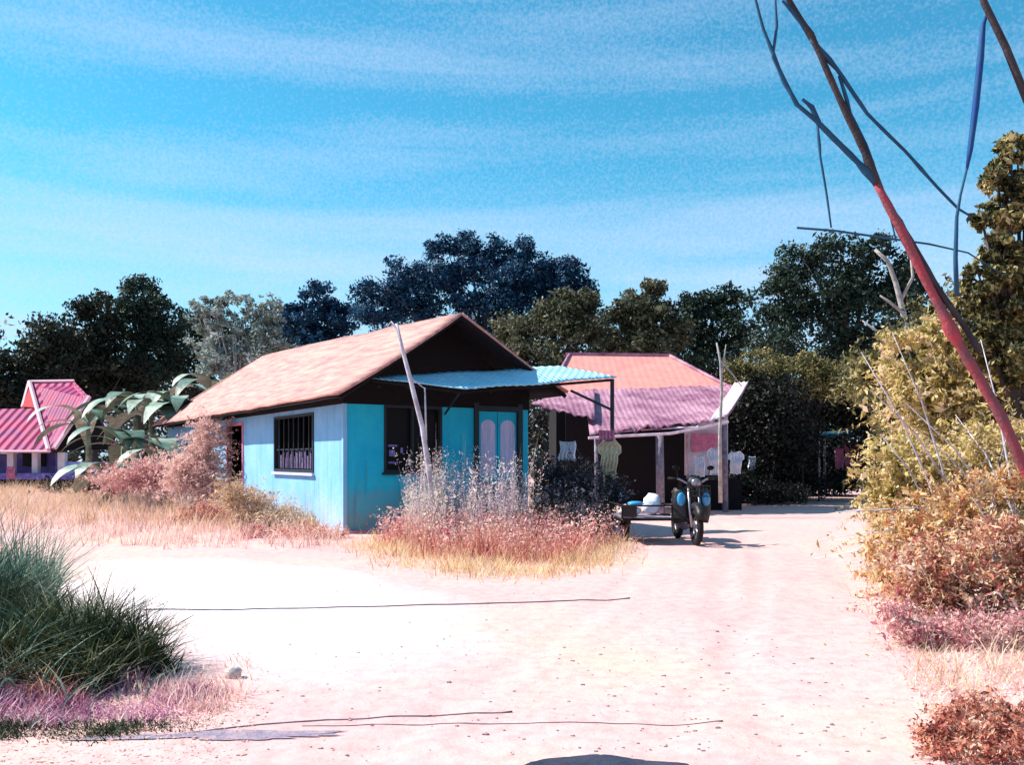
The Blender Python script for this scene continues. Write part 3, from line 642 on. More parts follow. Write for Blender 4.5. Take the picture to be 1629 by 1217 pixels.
# ---------------------------------------------------------------- background trees
LM = dict(
 dark=leafmat('dark_leaves', [(.010, .016, .012), (.016, .024, .015), (.03, .04, .024), (.07, .075, .05)]),
 blue=leafmat('bluish_leaves', [(.004, .012, .028), (.006, .03, .075), (.01, .07, .15), (.05, .15, .24)]),
 pale=leafmat('sage_leaves', [(.08, .10, .08), (.18, .22, .18), (.34, .40, .36), (.48, .52, .52)]),
 olive=leafmat('olive_leaves', [(.018, .022, .012), (.05, .06, .03), (.12, .13, .07), (.28, .26, .18)]),
 green=leafmat('green_leaves', [(.007, .014, .010), (.014, .030, .020), (.03, .055, .036), (.08, .11, .075)]),
 yellow=leafmat('yellow_leaves', [(.10, .09, .03), (.46, .36, .10), (.72, .54, .20), (.86, .72, .46), (.82, .54, .42)], .45, 3.5),
 orange=leafmat('orange_leaves', [(.22, .05, .05), (.60, .24, .12), (.76, .50, .18), (.84, .68, .40), (.84, .62, .56)], .45, 4.5),
 red=leafmat('red_leaves', [(.20, .02, .06), (.56, .18, .14), (.74, .44, .24), (.84, .66, .44), (.84, .64, .60)], .45, 5),
 pink=leafmat('pink_leaves', [(.36, .06, .10), (.68, .32, .32), (.82, .54, .48), (.86, .70, .52)], .35, 1.5),
 yolive=leafmat('yellow_olive', [(.008, .010, .006), (.05, .055, .02), (.26, .22, .08), (.58, .48, .24)], .3, 3),
 redlow=leafmat('low_red_leaves', [(.16, .03, .04), (.46, .12, .08), (.68, .32, .20), (.82, .58, .44)], .3, 6),
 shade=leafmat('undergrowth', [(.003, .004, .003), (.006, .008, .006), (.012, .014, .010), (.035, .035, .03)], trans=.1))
GB = 'trees standing along the skyline behind the houses'
def tree(Y, blobs, n, size, lm, label, **k):
    n = int(n*1.5)
    plant('tree', 'crown', 'trunk', Y, blobs, n, size, LM[lm], k.pop('bm', M['bark']), label, 'tree', k.pop('group', GB), **k)
tree(50, [(-15, 590, 45, 60), (-30, 540, 30, 40), (10, 640, 50, 50)], 5000, .30, 'dark', 'dark tree cut off by the left edge behind the magenta roof')
tree(52, [(75, 545, 42, 50), (60, 590, 50, 45), (110, 570, 40, 45), (60, 640, 60, 50)], 8000, .30, 'dark', 'dark rounded tree directly above the magenta roof')
tree(54, [(150, 500, 38, 36), (145, 550, 50, 45), (180, 590, 50, 45), (120, 620, 50, 50)], 9000, .30, 'dark', 'dark tree between the magenta roof tree and the tall bushy one at left')
tree(56, [(225, 475, 38, 38), (255, 500, 38, 42), (210, 520, 45, 40), (250, 560, 50, 50), (210, 610, 60, 50)], 11000, .30, 'green', 'tallest bushy dark tree on the left, above the banana plants')
tree(50, [(320, 500, 30, 28), (370, 490, 44, 30), (420, 495, 34, 30), (350, 540, 60, 40), (420, 545, 45, 40), (380, 590, 70, 40)], 7000, .26, 'pale', 'pale sage feathery tree with bare branches over the left end of the pink roof', bm=M['palebark'], sub=.2, limbs=22, r0=.2, trunk_to=.3)
tree(60, [(300, 545, 50, 50), (360, 560, 60, 50), (430, 560, 60, 50), (470, 540, 40, 40), (270, 600, 60, 60), (330, 510, 30, 26), (440, 505, 26, 24)], 9000, .32, 'dark', 'dark tree seen through the pale sage tree')
tree(53, [(505, 480, 34, 34), (490, 520, 40, 36), (540, 510, 30, 34), (500, 570, 60, 50), (465, 500, 18, 20)], 8500, .28, 'blue', 'blue-green tree just left of the big central tree behind the ridge')
tree(48, [(700, 398, 26, 26), (745, 392, 30, 24), (690, 440, 40, 26), (625, 450, 48, 36), (600, 490, 46, 42), (660, 490, 50, 40), (790, 400, 30, 28), (830, 400, 26, 24), (800, 440, 62, 30), (850, 440, 45, 34), (740, 478, 40, 20), (820, 490, 70, 40), (890, 480, 40, 40), (760, 540, 80, 40), (700, 450, 40, 24), (745, 430, 44, 24), (930, 465, 22, 28), (895, 440, 40, 34), (905, 480, 46, 30)], 38000, .22, 'blue', 'largest bluish central tree rising above the roof peak with sky gaps', r0=.3, sub=.36, limbs=14, trunk_to=.5)
tree(45, [(840, 530, 60, 40), (900, 500, 45, 40), (935, 480, 20, 28), (930, 540, 50, 45), (860, 580, 70, 40)], 12000, .24, 'olive', 'olive brown tree right of the roof peak, above the salmon roof left end')
tree(47, [(1010, 490, 40, 36), (1040, 460, 24, 20), (985, 530, 40, 40), (1050, 520, 50, 45), (1010, 570, 60, 40)], 11000, .26, 'olive', 'speckled olive tree directly behind the salmon roof')
tree(50, [(1110, 490, 34, 32), (1160, 480, 32, 28), (1090, 530, 46, 40), (1150, 530, 56, 40), (1120, 580, 70, 45)], 11000, .26, 'green', 'green tree between the speckled olive tree and the huge round dark tree')
tree(44, [(1390, 395, 34, 26), (1330, 415, 56, 38), (1260, 425, 46, 36), (1400, 440, 60, 45), (1300, 470, 80, 45), (1240, 480, 55, 45), (1380, 510, 80, 55), (1270, 545, 80, 50), (1440, 470, 50, 50), (1430, 570, 80, 60), (1330, 590, 80, 50)], 26000, .24, 'green', 'huge round dark green tree at right behind the leaning dead trunk', r0=.45)
# undergrowth in the shade at the right
GU = 'dark shrubs in the shade beside the road end'
def shrub(Y, blobs, n, size, lm, label, group=None, name='shrub', **k):
    k.setdefault('r0', .05); k.setdefault('limbs', 12)
    plant(name, 'foliage', 'stem', Y, blobs, n, size, LM[lm], k.pop('bm', M['bark']), label, 'shrub', group, **k)
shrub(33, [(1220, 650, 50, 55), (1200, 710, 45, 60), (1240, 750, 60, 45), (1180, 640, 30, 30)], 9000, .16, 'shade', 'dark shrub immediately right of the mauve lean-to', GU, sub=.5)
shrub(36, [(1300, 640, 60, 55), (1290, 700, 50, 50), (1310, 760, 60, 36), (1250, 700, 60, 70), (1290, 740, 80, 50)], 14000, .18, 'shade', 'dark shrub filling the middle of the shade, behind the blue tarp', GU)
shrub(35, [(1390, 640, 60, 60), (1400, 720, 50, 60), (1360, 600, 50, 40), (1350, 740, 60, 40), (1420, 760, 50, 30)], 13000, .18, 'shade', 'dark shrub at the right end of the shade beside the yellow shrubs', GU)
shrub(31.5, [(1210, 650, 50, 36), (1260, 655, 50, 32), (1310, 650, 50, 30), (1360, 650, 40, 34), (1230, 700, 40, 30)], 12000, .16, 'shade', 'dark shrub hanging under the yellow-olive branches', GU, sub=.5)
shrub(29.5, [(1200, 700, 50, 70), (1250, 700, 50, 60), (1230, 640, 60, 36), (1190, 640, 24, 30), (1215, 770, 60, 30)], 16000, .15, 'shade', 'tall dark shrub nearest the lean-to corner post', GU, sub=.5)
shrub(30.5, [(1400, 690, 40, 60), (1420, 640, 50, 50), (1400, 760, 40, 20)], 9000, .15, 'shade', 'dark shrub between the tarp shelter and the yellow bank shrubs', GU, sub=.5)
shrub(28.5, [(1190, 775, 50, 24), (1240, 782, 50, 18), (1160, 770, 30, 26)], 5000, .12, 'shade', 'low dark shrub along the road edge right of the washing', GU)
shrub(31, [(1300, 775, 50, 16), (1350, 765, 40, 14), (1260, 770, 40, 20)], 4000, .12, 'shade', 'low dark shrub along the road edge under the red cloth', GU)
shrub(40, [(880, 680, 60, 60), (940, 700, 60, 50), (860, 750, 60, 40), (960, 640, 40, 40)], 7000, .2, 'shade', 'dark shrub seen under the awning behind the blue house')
# drooping yellow-olive branches over the lean-to
tree(30, [(1215, 580, 42, 26), (1260, 600, 46, 26), (1310, 612, 46, 22), (1180, 600, 30, 24), (1350, 600, 40, 30), (1230, 625, 40, 14), (1290, 575, 26, 16), (1380, 585, 40, 30), (1330, 585, 40, 24), (1170, 585, 20, 18)], 13000, .15, 'yolive', 'yellow-olive bush with drooping branches above the lean-to corner', group=None, bm=M['bark2'], r0=.06, droop=.8, asp=.3, limbs=18)
shrub(17, [(1420, 590, 60, 34), (1370, 620, 50, 30), (1460, 560, 60, 40), (1500, 600, 70, 50), (1430, 650, 50, 36)], 12000, .12, 'yolive', 'tangled yellow-olive shrub low behind the leaning trunk', droop=.6, asp=.3, limbs=24, base=(7.6, 17))
def bare_sapling(pts, tw, Y, label, m='palebark', r=.05):
    root = MB().tube([P(*p, Y) for p in pts], [r*(1-.6*i/(len(pts)-1)) for i in range(len(pts))], 7).build('bare_sapling', M[m], None, True)
    tag(root, label, 'sapling')
    for t in tw: MB().tube([P(*p, Y) for p in t], [r*.5, r*.4, r*.2][:len(t)], 5).build('branch', M[m], root, True)
bare_sapling([(1146, 800), (1145, 690), (1148, 620), (1146, 575), (1140, 545)], [[(1147, 575), (1165, 595), (1180, 615)], [(1147, 600), (1152, 570), (1155, 548)]], 22.5, 'thin pale forked sapling standing before the mauve lean-to corner', r=.055)
bare_sapling([(1462, 720), (1450, 600), (1440, 510), (1425, 450), (1412, 415), (1392, 397)], [[(1440, 500), (1415, 480), (1400, 470)], [(1432, 480), (1452, 440), (1448, 405)], [(1448, 570), (1400, 530), (1372, 510)]], 16, 'pale crooked bare sapling in front of the huge dark tree', r=.07)
# far wood line closing the horizon
def woods():
    V = []; Q = []; C = []
    for i in range(260):
        x = random.uniform(-120, 120); y = random.uniform(75, 110); h = random.uniform(7, 12)
        C.append((x, y-10, h*.5, 4, 3, h*.6))
    V, Q = leaves(blob_points(C, 90000, .5), .7)
    tag(npmesh('far_wood', V, Q, LM['dark']), 'dark distant wood closing the horizon', 'wood', kind='stuff')
woods()

# ---------------------------------------------------------------- banana plants
M['banana'] = mat('banana_leaf', (.12, .20, .14), .45, (.025, .05, .03), 3, 4, .5, 8, spec=.5)
M['bananapale'] = mat('banana_leaf_pale', (.34, .42, .34), .5, (.10, .16, .10), 3, 4, .4, 8, spec=.5)
M['bstem'] = mat('banana_stem', (.34, .38, .26), .7, (.14, .12, .08), 4, 4)
def banana(px, Y, h, specs, label):
    b = P(px, 730, Y); root = empty('banana_plant', (b.x, Y, 0), label=label, cat='banana plant', group='banana plants between the two houses')
    MB().tube([(0, 0, -.05), (.03, 0, h*.5), (0, .02, h)], [.15, .12, .07], 9).build('stem', M['bstem'], root, True)
    for (az, up, ln, w, pale) in specs:
        a = R(az); d = Vector((math.cos(a), math.sin(a), 0)); s = Vector((-d.y, d.x, 0)); V = []; Q = []; n = 16; jj = [random.uniform(.8, 1) for _ in range(n+1)]
        ang = R(up); p = Vector((0, 0, h-.05)); 
        for i in range(n+1):
            t = i/n; wd = w*.5*math.sin(math.pi*min(1, max(0, (t-.12)/.88))**.8)*jj[i]+.015
            nv = Vector((-d.x*math.sin(ang), -d.y*math.sin(ang), math.cos(ang)))
            V += [p-s*wd+nv*wd*.25-Vector((0, 0, wd*.35*t)), p+Vector((0, 0, 0)), p+s*wd+nv*wd*.25-Vector((0, 0, wd*.35*t))]
            if i < n: Q += [(3*i, 3*i+1, 3*i+4, 3*i+3), (3*i+1, 3*i+2, 3*i+5, 3*i+4)]
            p = p+(d*math.cos(ang)+Vector((0, 0, math.sin(ang))))*ln/n; ang -= R((up+55)/n*1.1)
        o = npmesh('leaf', [q[:] for q in V], Q, M['bananapale' if pale else 'banana'], root, True)
def bspec(n, seed, up=(20, 75), ln=(2.2, 3.2), pale=.4):
    q = random.Random(seed); return [(i*360/n+q.uniform(-22, 22), q.uniform(*up), q.uniform(*ln), q.uniform(.55, .8), q.random() < pale) for i in range(n)]
banana(140, 33, 2.7, bspec(10, 1), 'banana plant leftmost, arching over the magenta roof end')
banana(196, 29, 1.9, bspec(10, 2, (15, 70), (1.8, 2.6), .2), 'short banana plant with low spreading fronds beside the far blue wall')
banana(240, 31, 3.1, bspec(10, 3, (10, 60))+[(90, 89, 2.3, .7, 1)], 'banana plant with one upright pale leaf, in the middle of the group')
banana(288, 31, 3.0, bspec(11, 4, pale=.6), 'banana plant just left of the pink roof end')
banana(215, 33, 3.3, bspec(9, 7, (20, 80), pale=.5), 'banana plant standing just behind the one with the upright pale leaf')
banana(170, 27, 1.0, bspec(9, 8, (10, 60), (1.4, 2.2), .3), 'lowest banana plant, its fronds nearly on the rosy weed bush')
banana(262, 28, 1.7, bspec(9, 9, (15, 75), (1.6, 2.4), .5), 'low banana plant beside the hidden rear corner of the blue house')
banana(338, 35, 4.0, bspec(10, 5, (40, 84), pale=.7), 'tallest banana plant rising behind the pink roof eave')

# ---------------------------------------------------------------- motorcycle with sidecar
def motorcycle():
    p = G(1108, 868); root = empty('sidecar_motorcycle', (p.x, p.y, p.z), R(3), label='dark motorcycle with sidecar and pale blue side panels parked beside the weeds', cat='motorcycle'); root.scale = (1.1,)*3
    def wheel(c, Rr, r):
        t = MB().torus(c, Rr-r, r, 32, 10, .9); w = t.build('wheel', M['rubber'], root, True)
        MB().torus(c, Rr-2*r-.005, .014, 28, 6).build('rim', M['metal'], w, True)
        sp = MB()
        for i in range(18):
            a = 2*math.pi*i/18; sp.tube([(c[0]+.02*(-1)**i, c[1], c[2]), (c[0], c[1]+(Rr-2*r)*math.cos(a), c[2]+(Rr-2*r)*math.sin(a))], .003, 4)
        sp.tube([(c[0]-.05, c[1], c[2]), (c[0]+.05, c[1], c[2])], .035, 10); sp.build('spokes', M['metal'], w)
    # forward = -y
    wheel((0, 0, .29), .29, .055); wheel((0, 1.25, .29), .29, .06); wheel((-1.0, .75, .25), .25, .05)
    MB().tube([(0, 0+.31*math.cos(t)*1.05, .29+.33*math.sin(t)) for t in np.linspace(.1, 2.7, 9)], .07, 8).build('front_fender', M['blackplastic'], root, True)
    for s in (-1, 1): MB().tube([(s*.075, 0, .29), (s*.08, .12, .62), (s*.08, .2, .92)], .022, 8).build('fork', M['metal'], root, True)
    MB().tube([(-.36, .32, 1.05), (-.22, .22, 1.04), (-.08, .18, .96), (.08, .18, .96), (.22, .22, 1.04), (.36, .32, 1.05)], .015, 7).build('handlebar', M['metal'], root, True)
    for s in (-1, 1):
        MB().tube([(s*.25, .235, 1.045), (s*.375, .33, 1.05)], .022, 8).build('grip', M['rubber'], root, True)
        m = MB().tube([(s*.24, .22, 1.05), (s*.27, .2, 1.2)], .007, 5).build('mirror', M['blackplastic'], root)
        MB().ball((s*.28, .2, 1.22), (.06, .015, .04), 6, 12).build('mirror_glass', M['glass'], m, True)
    MB().ball((0, .12, .99), (.12, .10, .10), 8, 14).build('headlight_shell', M['blackplastic'], root, True)
    MB().ball((0, .035, .985), (.075, .03, .07), 8, 14).build('headlight', M['metal'], root, True)
    # leg shields: curved panels either side of the fork, dark with pale blue inserts
    for s in (-1, 1):
        V = []; Q = []
        for i in range(9):
            t = i/8; z = .36+.56*t; 
            for j in range(5):
                u = j/4; V.append((s*(.07+u*(.20+.05*math.sin(math.pi*t))), .2+.10*u*u+.05*t, z-.03*u))
        for i in range(8):
            for j in range(4): Q.append((i*5+j, i*5+j+1, (i+1)*5+j+1, (i+1)*5+j))
        o = npmesh('leg_shield', V, Q, M['blackplastic'], root, True); m = o.modifiers.new('t', 'SOLIDIFY'); m.thickness = .02
        MB().ball((s*.2, .17, .72), (.07, .03, .11), 8, 12).build('shield_insert', M['bluepaint'], o, True)
    MB().tube([(0, .2, .9), (0, .35, .55), (0, .8, .42), (0, 1.25, .3)], [.05, .06, .07, .03], 8).build('frame', M['blackplastic'], root, True)
    MB().ball((0, .72, .35), (.16, .2, .15), 8, 12, .2).build('engine', M['metal'], root, True)
    MB().ball((0, .95, .80), (.15, .42, .07), 8, 16).build('seat', M['blackplastic'], root, True)
    MB().ball((0, .95, .66), (.15, .45, .12), 8, 16).build('side_panel', M['bluepaint'], root, True)
    MB().tube([(.16, .6, .25), (.19, 1.0, .26), (.2, 1.5, .34)], [.03, .045, .05], 8).build('exhaust', M['metal'], root, True)
    # basket over the front
    b = MB()
    for z in (.78, .86, .94): b.tube([(-.16, -.02, z), (.16, -.02, z)], .006, 4).tube([(-.16, -.2, z), (.16, -.2, z)], .006, 4).tube([(-.16, -.2, z), (-.16, -.02, z)], .006, 4).tube([(.16, -.2, z), (.16, -.02, z)], .006, 4)
    for x in np.linspace(-.16, .16, 7): b.tube([(x, -.2, .78), (x, -.2, .96)], .005, 4)
    b.build('front_basket', M['blackplastic'], root)
    # sidecar to the viewer's left
    fr = MB(); 
    for y in (.15, 1.35): fr.tube([(-1.15, y, .40), (-.1, y, .40)], .022, 6)
    fr.tube([(-1.15, .15, .40), (-1.15, 1.35, .40)], .022, 6).tube([(-.35, .15, .40), (-.35, 1.35, .40)], .022, 6).tube([(-1.0, .75, .25), (-1.15, .75, .40)], .02, 6)
    for x in (-1.15, -.35):
        for y in (.15, 1.35): fr.tube([(x, y, .40), (x, y, .62)], .016, 6)
    fr.tube([(-1.15, .15, .62), (-.35, .15, .62), (-.35, 1.35, .62), (-1.15, 1.35, .62), (-1.15, .15, .62)], .016, 6)
    fr = fr.build('sidecar_frame', M['rubber'], root)
    MB().box((-1.14, .17, .405), (-.36, 1.34, .435)).build('sidecar_tray', M['post'], fr)
    MB().box((-1.14, .13, .44), (-.92, .147, .62)).build('sidecar_panel', M['blackplastic'], fr)
    f = MB()
    for i in range(9):
        t = i/8*math.pi
    f.tube([(-1.0, .75+.30*math.cos(t), .25+.30*math.sin(t)) for t in np.linspace(.2, 2.94, 9)], .05, 6); f.build('sidecar_fender', M['blackplastic'], fr, True)
    Mx = Matrix.Translation(root.location) @ Matrix.Rotation(R(3), 4, 'Z') @ Matrix.Scale(1.1, 4)
    def cargo(c, r, m, label, name='sack', wob=.25, seed=1):
        q = Mx @ Vector(c); tag(MB().ball(q, r, 9, 14, wob, seed).build(name, M[m], None, True), label, name)
    cargo((-.95, .5, .52), (.2, .2, .09), 'white', 'flat white sack at the outer end of the sidecar tray')
    cargo((-.55, .75, .62), (.17, .24, .19), 'white', 'upright white sack next to the motorcycle on the sidecar tray', seed=3)
    cargo((-.88, .42, .645), (.15, .12, .04), 'bluepaint', 'small blue bag lying on the flat white sack', 'bag', .2, 6)
motorcycle()

# ---------------------------------------------------------------- dead leaning trunks and sticks at upper right
def limb(pts, rad, n=8, amp=1.0, seed=0):
    """tube with knots, small kinks and uneven girth"""
    pts = [Vector(p) for p in pts]; o = []; rr = []
    for i in range(len(pts)-1):
        L_ = max(2, int((pts[i+1]-pts[i]).length/.09))
        for j in range(L_):
            t = j/L_; o.append(pts[i].lerp(pts[i+1], t)); rr.append(rad[i]+(rad[i+1]-rad[i])*t)
    o.append(pts[-1]); rr.append(rad[-1])
    for k in range(len(o)):
        q = Vector((k*.13+seed, seed*1.3, 0)); o[k] = o[k]+Vector((mnoise.noise(q*1.2), mnoise.noise(q*1.2+Vector((9, 0, 0))), 0))*rr[k]*1.1*amp
        rr[k] *= 1+.22*mnoise.noise(q*4)+(.35 if mnoise.noise(q*2.3+Vector((0, 5, 0))) > .42 else 0)
    return MB().tube(o, rr, n)
def dead_tree():
    Y = 8.0
    b = G(1765, 995)
    root = empty('dead_leaning_tree', (b.x, b.y, 0), label='tall leaning dead tree with reddish lower trunk and forked bare top at right', cat='dead tree')
    def L(px, py, y=Y): return P(px, py, y)-root.location
    limb([L(1765, 992), L(1690, 850), L(1629, 740), L(1560, 605), L(1510, 520), L(1465, 430), L(1430, 360), L(1395, 293)], [.06, .055, .05, .046, .044, .042, .040, .036], 9, amp=.5).build('trunk', M['redbark'], root, True)
    limb([L(1395, 293), L(1360, 210), L(1325, 130), L(1290, 55), L(1250, -10), L(1225, -70)], [.036, .033, .030, .027, .024, .02], 8, amp=.6).build('branch', M['greybark'], root, True)
    limb([L(1398, 296), L(1350, 245), L(1300, 192), L(1268, 165), L(1240, 110), L(1215, 45), L(1198, -15)], [.030, .027, .022, .019, .016, .014, .011], 7).build('branch', M['bluegrey'], root, True)
    limb([L(1270, 168), L(1246, 130), L(1228, 90), L(1236, 40), L(1234, -10)], [.018, .015, .014, .013, .01], 6).build('twig', M['bluegrey'], root, True)
    limb([L(1305, 200), L(1290, 170), L(1275, 157)], [.022, .018, .016], 6).build('twig', M['bluegrey'], root, True)
    limb([L(1300, 196), L(1304, 250), L(1315, 310), L(1323, 362)], [.012, .011, .010, .008], 6).build('twig', M['bluegrey'], root, True)
    limb([L(1290, 62), L(1330, 110), L(1380, 180), L(1440, 240), L(1490, 295), L(1524, 332), L(1545, 345)], [.02, .02, .016, .014, .013, .012, .008], 6).build('twig', M['bluegrey'], root, True)
    limb([L(1335, 120), L(1352, 180), L(1378, 230), L(1405, 300), L(1425, 380)], [.015, .013, .012, .010, .006], 6).build('twig', M['bluegrey'], root, True)
    limb([L(1412, 325), L(1455, 395), L(1485, 445), L(1515, 490), L(1560, 560)], [.022, .024, .027, .028, .024], 7).build('branch', M['greybark'], root, True)
    limb([L(1245, 0), L(1262, 20), L(1285, 55)], [.014, .016, .018], 6).build('twig', M['bluegrey'], root, True)
dead_tree()
def loose_sticks():
    Y = 9.0
    tag(MB().tube([P(1268, 362, Y), P(1330, 367, Y), P(1420, 380, Y), P(1478, 388, Y), P(1540, 402, 10), P(1600, 440, 11.2)], [.013, .012, .011, .010, .009, .008], 6).build('thin_branch', M['bluegrey'], None, True), 'thin horizontal dark branch crossing the sky above the huge dark tree', 'branch')
    Y = 7.2
    tag(MB().tube([P(1545, -60, Y), P(1566, 5, Y), P(1600, 75, Y), P(1632, 155, Y), P(1700, 310, Y), P(1800, 700, Y), P(1810, 1022, Y)], [.02, .028, .03, .032, .045, .05, .06], 7).build('bare_tree', M['greybark'], None, True), 'dark slanting branch cutting the top right corner of the sky', 'branch')
    Y = 7.25
    root = MB().tube([P(1572, 16, Y), P(1564, 38, Y), P(1560, 90, Y), P(1552, 170, Y), P(1543, 240, Y), P(1538, 270, Y)], [.008, .020, .027, .027, .022, .010], 6).build('hanging_strip', M['bluestrip'], None, True)
    tag(root, 'long narrow blue strip hanging in the sky near the right edge', 'strip')
    MB().tube([P(1538, 268, Y), P(1528, 310, Y), P(1522, 345, Y), P(1520, 410, Y), P(1522, 470, Y)], [.010, .010, .014, .018, .02], 6).build('strip_end', M['bluegrey'], root, True)
loose_sticks()

# ---------------------------------------------------------------- right hand tree and shrubs
tree(11.5, [(1612, 245, 36, 30), (1592, 280, 34, 30), (1600, 330, 45, 34), (1630, 300, 40, 50), (1640, 380, 70, 60), (1590, 400, 34, 34), (1560, 350, 20, 16), (1570, 440, 36, 34), (1600, 470, 60, 50), (1545, 470, 34, 34), (1620, 560, 80, 60), (1560, 530, 40, 36)], 17000, .095, 'yolive', 'tall olive tree with yellowed leaves cut off by the right edge', group=None, r0=.13, base=(7.0, 11.8), sub=.22, limbs=26, droop=.4, depth=.6)
GR = 'dry shrubs along the right side of the road'
def bank(*a, **k): spray_shrub('shrub', *a, group=GR, L0=(.5, 1.9), droop=.7, spread=1.1, **k)
PB = M['palebark']
bank(13.5, [(1460, 560, 60, 44), (1500, 500, 50, 30), (1430, 620, 50, 40), (1470, 700, 60, 50), (1560, 560, 60, 40), (1440, 760, 50, 40), (1620, 520, 50, 50), (1400, 585, 40, 24)], 700, 26, .11, LM['yolive'], PB, 'olive shrub directly behind the yellow one on the right bank', base=(7.4, 13.6))
bank(12.2, [(1520, 590, 60, 50), (1460, 610, 50, 50), (1590, 600, 60, 50), (1480, 670, 66, 50), (1570, 660, 70, 50), (1425, 590, 36, 26), (1500, 530, 40, 34), (1640, 620, 60, 60), (1440, 540, 30, 20)], 800, 26, .10, LM['yellow'], PB, 'yellow shrub with arching twigs behind the lower reddish trunk', base=(6.6, 12.4))
bank(10.8, [(1430, 730, 46, 44), (1500, 740, 60, 50), (1580, 720, 70, 50), (1450, 790, 60, 50), (1540, 800, 76, 56), (1620, 780, 60, 60), (1405, 790, 24, 34), (1640, 700, 60, 50), (1440, 850, 44, 44), (1530, 860, 60, 40), (1600, 870, 50, 50), (1425, 930, 30, 30)], 1300, 26, .08, LM['yellow'], PB, 'bright yellow shrub level with the road end, widest on the right', base=(5.5, 10.8))
bank(9.6, [(1445, 850, 50, 44), (1500, 850, 66, 54), (1570, 850, 70, 60), (1470, 910, 60, 50), (1550, 920, 76, 50), (1640, 880, 60, 70), (1415, 880, 30, 40), (1510, 800, 44, 40), (1590, 770, 44, 30)], 1100, 26, .07, LM['orange'], PB, 'orange leaved shrub in the middle of the right bank', base=(4.9, 9.6))
bank(8.4, [(1480, 890, 56, 50), (1540, 930, 66, 50), (1610, 930, 66, 66), (1460, 950, 50, 36), (1560, 980, 70, 36), (1650, 900, 50, 60), (1590, 850, 40, 30), (1500, 990, 60, 26)], 1000, 26, .06, LM['red'], PB, 'red-brown shrub below the orange one on the right bank', base=(4.5, 8.4))
bank(7.0, [(1450, 1000, 50, 22), (1500, 1030, 60, 24), (1550, 1010, 70, 34), (1620, 1010, 60, 50), (1590, 1060, 60, 26), (1640, 1070, 50, 34), (1420, 975, 36, 20)], 520, 18, .045, LM['pink'], PB, 'low pinkish scrub at the foot of the right bank', base=(3.9, 7.0), wst=.007)
spray_shrub('shrub', 5.0, [(1530, 1135, 50, 22), (1590, 1135, 60, 28), (1510, 1165, 50, 20, -.35), (1570, 1165, 60, 24, -.35), (1480, 1170, 30, 16, -.35), (1600, 1195, 60, 22, -.6), (1530, 1200, 50, 18, -.6), (1490, 1195, 30, 14, -.55)], 620, 14, .034, LM['redlow'], PB, 'small dark red ground plant in the bottom right corner', base=(2.7, 4.9), wst=.004, jit=.012, droop=.9)
def arching_twigs():
    root = empty('dry_twigs', (5.6, 10, 0), label='leafless pale arching twigs poking out of the right bank over the road', cat='twigs')
    for px, py in ((1290, 890), (1330, 815), (1360, 850), (1400, 690), (1385, 620), (1345, 900), (1370, 560), (1300, 860), (1420, 530), (1560, 540), (1440, 640), (1480, 700), (1520, 660), (1540, 780), (1470, 840), (1500, 940), (1580, 880), (1460, 980), (1600, 700)):
        e = P(px, py, 10+random.uniform(-1, 2))-root.location; s = Vector((random.uniform(-.6, .3), random.uniform(-.3, .5), random.uniform(.1, .5)))
        mid = s.lerp(e, .6)+Vector((0, 0, .25)); o = MB().tube([s, s.lerp(mid, .5)+Vector((0, 0, .1)), mid, e], [.014, .012, .009, .004], 5).build('twig', M['whitestick'], root, True)
        C = np.array([(mid.lerp(e, random.random())+Vector(rng.normal(size=3)*.04))[:] for _ in range(9)]); V, Q = leaves(C, .08, .35, .5); npmesh('foliage', V, Q, LM['yolive'], o)
arching_twigs()

# ---------------------------------------------------------------- grass and weeds
def gpts(poly, n, ymap=True):
    """random ground points inside a photo-space polygon, spread evenly on the ground"""
    W_ = [G(*p) for p in poly]; xs = [p.x for p in W_]; ys = [p.y for p in W_]; out = []
    while len(out) < n:
        x = random.uniform(min(xs), max(xs)); y = random.uniform(min(ys), max(ys)); c = False; j = len(W_)-1
        for i in range(len(W_)):
            if (ys[i] > y) != (ys[j] > y) and x < (xs[j]-xs[i])*(y-ys[i])/(ys[j]-ys[i])+xs[i]: c = not c
            j = i
        if c: out.append((x, y, gz(x, y)-.01))
    return np.array(out)
def inhouse(p):
    x, y = p[:, 0]+3.34, p[:, 1]-17.5; u = x*.8412+y*.5407; v = -x*.5407+y*.8412
    return (u > -.05) & (u < 4.6) & (v > -.05) & (v < 16.8)
def tuft(centres, k, spread):
    c = np.repeat(centres, k, 0); c = c+np.concatenate([rng.normal(size=(len(c), 2))*spread, np.zeros((len(c), 1))], 1); return c[~inhouse(c)]
